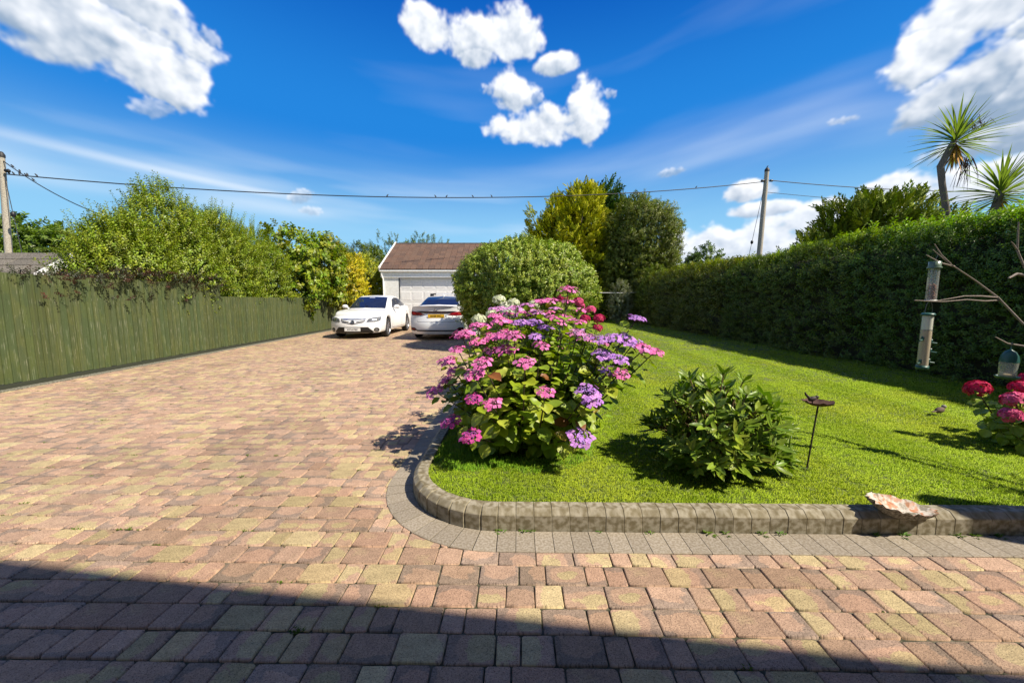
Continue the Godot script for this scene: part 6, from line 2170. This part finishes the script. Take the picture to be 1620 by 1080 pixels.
# ---------------------------------------------------------------- the little tree at the right with its hanging feeders
func build_feeder_tree() -> void:
	var o := thing("feeder_tree", "bare pale branches of small tree holding the bird feeders at right", "tree", Vector3(4.15, 0.0, -1.35))
	var bark := triplanar(mat("pale_branch_bark", Color(0.34, 0.28, 0.23), 0.85), grain(0.06, 140, Color(0.5, 0.5, 0.5), Color.WHITE), 6.0)
	var t := MB.new()
	t.tube(PackedVector3Array([Vector3.ZERO, Vector3(0.02, 0.6, -0.05), Vector3(-0.02, 1.2, 0.0), Vector3(-0.03, 2.1, 0.03)]), PackedFloat32Array([0.17, 0.15, 0.14, 0.13]), 10)
	place("trunk", t.done(), bark, o)
	var B := func(pts: Array, r0: float, r1: float) -> void:
		var b := MB.new()
		var pv := PackedVector3Array()
		for q in pts: pv.append(q - o.position)
		b.tube(pv, taper(r0, r1, pv.size()), 7)
		place("branch", b.done(), bark, o)
	B.call([Vector3(4.12, 0.6, -1.42), Vector3(3.85, 0.9, -2.1), Vector3(3.51, 1.12, -2.6), Vector3(3.44, 1.30, -2.7), Vector3(3.30, 1.42, -2.73), Vector3(3.11, 1.55, -2.75), Vector3(2.99, 1.64, -2.75)], 0.010, 0.0025)
	B.call([Vector3(3.13, 1.54, -2.75), Vector3(3.06, 1.60, -2.75), Vector3(3.01, 1.68, -2.76)], 0.006, 0.003)
	B.call([Vector3(3.16, 1.52, -2.75), Vector3(3.06, 1.545, -2.75), Vector3(2.94, 1.60, -2.74)], 0.007, 0.003)
	B.call([Vector3(3.45, 1.28, -2.7), Vector3(3.35, 1.275, -2.7), Vector3(3.22, 1.285, -2.7), Vector3(3.05, 1.27, -2.7), Vector3(2.85, 1.28, -2.7)], 0.006, 0.003)
	B.call([Vector3(3.43, 1.30, -2.7), Vector3(3.33, 1.31, -2.71), Vector3(3.20, 1.31, -2.70), Vector3(3.0, 1.275, -2.7)], 0.007, 0.003)
	B.call([Vector3(4.05, 0.9, -1.8), Vector3(3.75, 0.95, -2.4), Vector3(3.54, 0.965, -2.6), Vector3(3.42, 0.985, -2.6), Vector3(3.33, 1.03, -2.6)], 0.012, 0.003)
	B.call([Vector3(4.1, 1.1, -1.5), Vector3(3.9, 1.35, -2.4), Vector3(3.73, 1.52, -2.8), Vector3(3.66, 1.64, -2.8), Vector3(3.64, 1.84, -2.8)], 0.014, 0.004)
	B.call([Vector3(3.67, 1.63, -2.8), Vector3(3.62, 1.69, -2.8), Vector3(3.58, 1.70, -2.78)], 0.006, 0.002)
	B.call([Vector3(3.95, 1.3, -2.2), Vector3(3.80, 1.44, -2.75), Vector3(3.68, 1.47, -2.8), Vector3(3.60, 1.44, -2.78)], 0.02, 0.006)
	# leafy top of the little tree, outside the picture to the right
	var xs := []
	var cs := PackedColorArray()
	crown(xs, cs, Vector3(0.95, 1.7, 0.1), Vector3(0.45, 0.4, 0.4), 160, Color(0.09, 0.12, 0.02), 1.0, {})
	scatter("crown", S.small, M.leaf, o, xs, cs)

	var clear := StandardMaterial3D.new()
	clear.resource_name = "clear_plastic"
	clear.transparency = BaseMaterial3D.TRANSPARENCY_ALPHA
	clear.albedo_color = Color(0.9, 0.92, 0.9, 0.16)
	clear.roughness = 0.1
	clear.cull_mode = BaseMaterial3D.CULL_DISABLED
	var green := mat("dark_green_plastic", Color(0.012, 0.07, 0.055), 0.4)
	var seed_m := triplanar(mat("mixed_seed", Color(0.62, 0.50, 0.28), 0.9), grain(0.25, 141, Color(0.6, 0.55, 0.5), Color.WHITE), 22.0)
	var nut := triplanar(mat("peanuts", Color(0.34, 0.15, 0.09), 0.9), grain(0.2, 142, Color(0.35, 0.3, 0.3), Color.WHITE), 24.0)
	var wirem := mat("thin_steel", Color(0.2, 0.2, 0.2), 0.4, 0.8)

	# tall seed tube
	var f := thing("bird_feeder", "tall clear tube feeder of pale seed with green perches", "bird feeder", Vector3(2.96, 0.79, -2.7))
	var a := MB.new()
	a.lathe(Transform3D(), [Vector2(0.031, 0.02), Vector2(0.031, 0.385)], 18)
	place("tube", a.done(), clear, f)
	var b := MB.new()
	b.lathe(Transform3D(), [Vector2(0.0, 0.02), Vector2(0.028, 0.021), Vector2(0.028, 0.272), Vector2(0.012, 0.28), Vector2(0.0, 0.281)], 16)
	place("seed", b.done(), seed_m, f)
	var lin_ := MB.new()
	lin_.lathe(Transform3D(), [Vector2(0.027, 0.283), Vector2(0.027, 0.382)], 16)
	place("dusty_lining", lin_.done(), mat("dusty_plastic", Color(0.55, 0.55, 0.45), 0.8), f)
	var c := MB.new()
	c.lathe(Transform3D(), [Vector2(0.0, 0.384), Vector2(0.038, 0.383), Vector2(0.039, 0.392), Vector2(0.030, 0.402), Vector2(0.0, 0.404)], 18)
	place("lid", c.done(), green, f)
	var d := MB.new()
	d.lathe(Transform3D(), [Vector2(0.0, -0.004), Vector2(0.034, -0.004), Vector2(0.036, 0.01), Vector2(0.034, 0.026), Vector2(0.0, 0.026)], 18)
	place("base", d.done(), green, f)
	for q in [[0.21, PI], [0.125, 0.4], [0.045, PI], [0.19, 0.2], [0.05, 0.1]]:
		var pm := MB.new()
		var dr := Vector3(cos(q[1]), 0, sin(q[1]) + 0.3).normalized()
		pm.tube(PackedVector3Array([dr * 0.026 + Vector3(0, q[0], 0), dr * 0.062 + Vector3(0, q[0] - 0.004, 0)]), PackedFloat32Array([0.008, 0.006]), 7)
		pm.at_box(dr * 0.03 + Vector3(0, q[0] + 0.012, 0), Vector3(0.016, 0.026, 0.016), 0.004)
		place("perch", pm.done(), green, f)
	var hk := MB.new()
	hk.tube(PackedVector3Array([Vector3(-0.03, 0.39, 0), Vector3(-0.02, 0.46, 0), Vector3(0.0, 0.495, 0), Vector3(0.02, 0.46, 0), Vector3(0.03, 0.39, 0)]), same(0.0016, 5), 4)
	place("wire_handle", hk.done(), wirem, f)

	# peanut feeder
	var g := thing("bird_feeder", "clear feeder half full of reddish peanuts under the top branch", "bird feeder", Vector3(3.02, 1.27, -2.75))
	var g1 := MB.new()
	g1.lathe(Transform3D(), [Vector2(0.030, 0.012), Vector2(0.030, 0.235)], 16)
	place("tube", g1.done(), clear, g)
	var g2 := MB.new()
	for i in 60:
		var ang := rnd(0, TAU)
		g2.ellipsoid(Transform3D(Basis(unit().normalized(), rnd(0, 3)), Vector3(cos(ang) * rnd(0.008, 0.021), 0.02 + 0.105 * rng.randf(), sin(ang) * rnd(0.008, 0.021))), Vector3(0.010, 0.007, 0.007), 6, 4)
	place("peanuts", g2.done(), nut, g).set_meta("kind", "stuff")
	var g3 := MB.new()
	g3.lathe(Transform3D(), [Vector2(0.0, 0.235), Vector2(0.040, 0.234), Vector2(0.040, 0.243), Vector2(0.033, 0.25), Vector2(0.033, 0.285), Vector2(0.0, 0.288)], 16)
	place("lid", g3.done(), mat("smoky_green_lid", Color(0.10, 0.15, 0.10), 0.3), g)
	var g4 := MB.new()
	g4.lathe(Transform3D(), [Vector2(0.0, 0.0), Vector2(0.034, 0.0), Vector2(0.034, 0.014), Vector2(0.0, 0.015)], 16)
	place("base", g4.done(), mat("grey_base", Color(0.25, 0.26, 0.24), 0.5), g)
	var g5 := MB.new()
	g5.tube(PackedVector3Array([Vector3(0, 0.285, 0), Vector3(0.004, 0.31, 0), Vector3(0.014, 0.325, 0), Vector3(0.006, 0.338, 0)]), same(0.002, 4), 4)
	place("hook", g5.done(), wirem, g)

	# bell shaped feeder
	var e := thing("bird_feeder", "bell shaped feeder with green dome and tray above crimson hydrangea", "bird feeder", Vector3(3.45, 0.74, -2.6))
	var e1 := MB.new()
	e1.lathe(Transform3D(), [Vector2(0.046, 0.115), Vector2(0.045, 0.135), Vector2(0.040, 0.16), Vector2(0.028, 0.185), Vector2(0.012, 0.198), Vector2(0.004, 0.205), Vector2(0.003, 0.222)], 18)
	place("dome", e1.done(), green, e)
	var e2 := MB.new()
	e2.lathe(Transform3D(), [Vector2(0.042, 0.016), Vector2(0.045, 0.115)], 18)
	place("jar", e2.done(), clear, e)
	var e3 := MB.new()
	e3.lathe(Transform3D(), [Vector2(0.0, 0.014), Vector2(0.039, 0.014), Vector2(0.038, 0.035), Vector2(0.0, 0.042)], 14)
	place("seed", e3.done(), seed_m, e)
	var e4 := MB.new()
	e4.lathe(Transform3D(), [Vector2(0.0, 0.0), Vector2(0.052, 0.0), Vector2(0.06, 0.016), Vector2(0.056, 0.016), Vector2(0.05, 0.006), Vector2(0.0, 0.006)], 20)
	place("tray", e4.done(), green, e)
	var e5 := MB.new()
	e5.tube(PackedVector3Array([Vector3(0, 0.22, 0), Vector3(0, 0.245, 0), Vector3(0.006, 0.252, 0)]), same(0.0018, 3), 4)
	place("hook", e5.done(), wirem, e)

# ---------------------------------------------------------------- ornaments
func build_garden_ornaments() -> void:
	var o := thing("bird_dish", "rusty leaf shaped dish with a metal bird on a thin stake", "garden ornament", Vector3(2.05, 0.09, -2.53))
	var top := Vector3(0.06, 0.465, -0.02)
	var st := MB.new()
	st.tube(PackedVector3Array([Vector3(0, -0.03, 0), Vector3(0.03, 0.23, -0.01), top]), same(0.0055, 3), 7)
	place("stake", st.done(), M.iron, o)
	var ft := MB.new()
	ft.tube(PackedVector3Array([Vector3(0.002, 0.03, 0), Vector3(-0.03, 0.032, 0.01), Vector3(-0.045, 0.05, 0.012)]), same(0.005, 3), 6)
	place("foot_peg", ft.done(), M.iron, o)
	var ds := MB.new()
	var rows := []
	for i in 7:
		var t := i / 6.0
		var line := []
		for k in 25:
			var a := TAU * k / 24.0
			var r := t * 0.082 * (1.0 + 0.13 * cos(a * 5.0) * t + 0.06 * sin(a * 3.0))
			line.append(top + Vector3(cos(a) * r * 1.15, 0.006 + 0.030 * t * t + 0.004 * cos(a * 10.0) * t, sin(a) * r))
		rows.append(line)
	ds.grid(rows, Vector3.UP)
	var rows2 := []
	for r in rows:
		var l2 := []
		for q in r: l2.append(q - Vector3(0, 0.004, 0))
		rows2.append(l2)
	ds.grid(rows2, Vector3.DOWN)
	place("dish", ds.done(), M.rust, o)
	var bd := MB.new()
	var bp := top + Vector3(-0.06, 0.058, 0.02)
	bd.ellipsoid(Transform3D(Basis(Vector3.BACK, 0.35), bp), Vector3(0.030, 0.017, 0.016), 10, 7)
	bd.ellipsoid(Transform3D(Basis(), bp + Vector3(0.030, 0.012, 0)), Vector3(0.013, 0.012, 0.011), 8, 6)
	bd.lathe(Transform3D(Basis(Vector3.BACK, -PI * 0.5), bp + Vector3(0.04, 0.012, 0)), [Vector2(0.004, 0), Vector2(0.0, 0.014)], 6)
	bd.tube(PackedVector3Array([bp + Vector3(-0.02, 0.004, 0), bp + Vector3(-0.045, 0.028, 0), bp + Vector3(-0.055, 0.045, 0)]), PackedFloat32Array([0.010, 0.007, 0.005]), 6)
	bd.tube(PackedVector3Array([bp + Vector3(0, -0.01, 0), bp + Vector3(0.004, -0.035, 0)]), same(0.004, 2), 5)
	place("bird_figure", bd.done(), M.iron, o)

	# stone shell dish that overhangs the kerb
	var s := thing("shell_dish", "scalloped stone shell dish with rusty stains lying on the kerb", "garden ornament", Vector3(2.13, 0.142, -1.965), 0.0)
	s.rotation = Vector3(0.10, -0.06, -0.17)
	var b := MB.new()
	var inner := []
	var outer := []
	var ridges := 9.0
	for i in 11:
		var t := i / 10.0
		var li := []
		var lo := []
		for k in 41:
			var a := TAU * k / 40.0
			var rr := 1.0 + 0.06 * cos(a * ridges * 2.0) * t
			var x := cos(a) * 0.178 * t * rr
			var z := sin(a) * 0.088 * t * rr * (1.0 - 0.25 * cos(a) * t)
			var rib := 0.006 * cos(atan2(z, x + 0.16) * 26.0) * t
			li.append(Vector3(x, -0.012 + 0.042 * t * t + rib, z))
			lo.append(Vector3(x * 0.985, -0.040 + 0.066 * t * t * t + rib * 0.6, z * 0.985))
		inner.append(li)
		outer.append(lo)
	b.grid(inner, Vector3.UP, true)
	var ob := MB.new()
	ob.grid(outer, Vector3.DOWN, true)
	ob.grid([inner[10], outer[10]])
	place("shell", ob.done(), triplanar(mat("weathered_stone", Color(0.36, 0.33, 0.27), 0.9), grain(0.05, 151, Color(0.35, 0.33, 0.28), Color.WHITE), 3.0), s)
	var sm := mat("shell_stone", Color.WHITE, 0.85)
	sm.albedo_texture = shell_picture()
	sm.uv1_triplanar = true
	sm.uv1_scale = Vector3.ONE * 2.6
	place("hollow", b.done(), sm, s)

	# washing line far down the garden
	var w := MB.new()
	var wp := arc_pts(Vector3(2.2, 1.80, -19.9), Vector3(6.8, 1.70, -20.1), 0.07, 16)
	w.tube(wp, same(0.016, wp.size()), 5)
	tag(place("washing_line", w.done(), mat("white_line", Color(0.6, 0.6, 0.6), 0.6), self), "white washing line strung under the trees at the far end", "washing line")

func shell_picture() -> ImageTexture:
	var n := 256
	var f := FastNoiseLite.new()
	f.seed = 150
	f.frequency = 0.018
	f.fractal_octaves = 4
	var out := PackedByteArray()
	out.resize(n * n * 3)
	for y in n:
		for x in n:
			var a := f.get_noise_2d(x, y)
			var b := f.get_noise_2d(x * 4.0 + 300, y * 4.0)
			var c := Vector3(0.50, 0.46, 0.40)
			c = c.lerp(Vector3(0.42, 0.13, 0.035), smoothstep(0.10, 0.30, a + b * 0.15))
			c = c.lerp(Vector3(0.10, 0.085, 0.05), smoothstep(0.1, 0.35, -a + b * 0.35))
			c *= 1.0 + b * 0.5
			var col := Color(clampf(c.x, 0, 1), clampf(c.y, 0, 1), clampf(c.z, 0, 1)).linear_to_srgb()
			var o := (y * n + x) * 3
			out[o] = int(col.r * 255); out[o + 1] = int(col.g * 255); out[o + 2] = int(col.b * 255)
	return tex_from(out, n)

# ---------------------------------------------------------------- birds
func bird_mesh(s: float) -> ArrayMesh:
	var b := MB.new()
	b.ellipsoid(Transform3D(Basis(Vector3.BACK, 0.9), Vector3(0, 0.055, 0) * s), Vector3(0.062, 0.034, 0.034) * s, 10, 7)
	b.ellipsoid(Transform3D(Basis(), Vector3(0.042, 0.108, 0) * s), Vector3(0.025, 0.023, 0.022) * s, 8, 6)
	b.lathe(Transform3D(Basis(Vector3.BACK, -PI * 0.5), Vector3(0.062, 0.108, 0) * s), [Vector2(0.007 * s, 0), Vector2(0.0, 0.026 * s)], 6)
	b.box(Transform3D(Basis(Vector3.BACK, 0.8), Vector3(-0.062, -0.008, 0) * s), Vector3(0.09, 0.010, 0.03) * s, 0.002)
	for z in [-0.012, 0.012]:
		b.tube(PackedVector3Array([Vector3(0.004, 0.025, z) * s, Vector3(0.0, -0.004, z) * s]), same(0.0035 * s, 2), 4)
	return b.done()

func on_wire(w: PackedVector3Array, t: float) -> Vector3:
	var f := clampf(t, 0, 0.9999) * (w.size() - 1)
	return w[int(f)].lerp(w[int(f) + 1], f - int(f))

func wire_t(w: PackedVector3Array, slope: float) -> float:      # where the wire crosses the given sideways bearing (x over depth)
	for i in w.size() - 1:
		var a := w[i].x / -w[i].z - slope
		var b := w[i + 1].x / -w[i + 1].z - slope
		if a <= 0.0 and b > 0.0: return (i + a / (a - b)) / (w.size() - 1)
	return 0.0

func build_birds() -> void:
	var bm := bird_mesh(0.8)
	var first: MeshInstance3D = null
	var n := 0
	for q in [[main_wire, [-1.322, -1.290, -1.275, -1.263, -1.248, -1.228, -1.205], "small dark bird in the row perched on long wire near the left pole"],
			[left_wire, [-1.30, -1.262, -1.246, -1.232, -1.214], "small dark bird in the cluster on the short sagging wire"],
			[main_wire, [-0.318, -0.195, -0.167, -0.10, -0.052, 0.468], ""]]:
		for k in q[1].size():
			var label: String = q[2]
			var o: MeshInstance3D
			if first == null:
				o = place("bird", bm, M.feather, self)
				first = o
			else:
				o = first.duplicate()
				o.name = numbered("bird")
				add_child(o)
			o.position = on_wire(q[0], wire_t(q[0], q[1][k])) + Vector3(0, 0.02, 0)
			o.rotation = Vector3(0, rnd(-0.6, 0.6) + (PI if rng.randf() < 0.4 else 0.0), 0)
			var ord: String = ["nearest", "second nearest", "third nearest", "fourth nearest", "fifth nearest", "sixth nearest", "farthest"][k] if k < 7 else ""
			if label == "":
				label = ["lone dark bird on the long wire, above the white saloon", "dark bird on the wire just above the garage roof's left end", "dark bird on the wire, second above the garage roof", "dark bird on the wire above the right of the garage roof", "dark bird on the wire just left of the golden cypress", "single dark bird on the wire between the trees and right pole"][k]
				tag(o, label, "bird", "birds on the overhead wires")
			elif q[0] == main_wire:
				tag(o, "dark bird on the long wire, %s of seven to the left pole" % ord if k < 6 else "dark bird on long wire, farthest of seven from the left pole", "bird", "birds on the overhead wires")
			else:
				tag(o, "dark bird on the short sagging wire, %s to the left pole" % ord, "bird", "birds on the overhead wires")
	var pb: MeshInstance3D = first.duplicate()
	pb.name = numbered("bird")
	add_child(pb)
	pb.position = Vector3(14.2, 8.62, -22)
	tag(pb, "dark bird sitting on top of the right utility pole", "bird")
	# sparrow on the grass
	var s := thing("sparrow", "small brown bird standing on the lawn near the crimson hydrangea", "bird", Vector3(4.40, 0.115, -3.80), 0.2)
	var b := MB.new()
	b.ellipsoid(Transform3D(Basis(Vector3.BACK, 0.25), Vector3(0, 0.045, 0)), Vector3(0.055, 0.03, 0.03), 12, 8)
	b.box(Transform3D(Basis(Vector3.BACK, 0.1), Vector3(-0.075, 0.035, 0)), Vector3(0.06, 0.008, 0.022), 0.002)
	place("body", b.done(), mat("brown_feathers", Color(0.10, 0.065, 0.045), 0.8), s)
	var h := MB.new()
	h.ellipsoid(Transform3D(Basis(), Vector3(0.052, 0.078, 0)), Vector3(0.022, 0.02, 0.02), 10, 7)
	place("head", h.done(), mat("grey_head", Color(0.20, 0.18, 0.16), 0.8), s)
	var k2 := MB.new()
	k2.lathe(Transform3D(Basis(Vector3.BACK, -PI * 0.5), Vector3(0.07, 0.077, 0)), [Vector2(0.006, 0), Vector2(0.0, 0.018)], 6)
	place("beak", k2.done(), M.black, s)
	for z in [-0.012, 0.012]:
		var l := MB.new()
		l.tube(PackedVector3Array([Vector3(0.005, 0.025, z), Vector3(0.0, -0.01, z)]), same(0.002, 2), 4)
		place("leg", l.done(), mat("pale_leg", Color(0.25, 0.15, 0.1), 0.7), s)
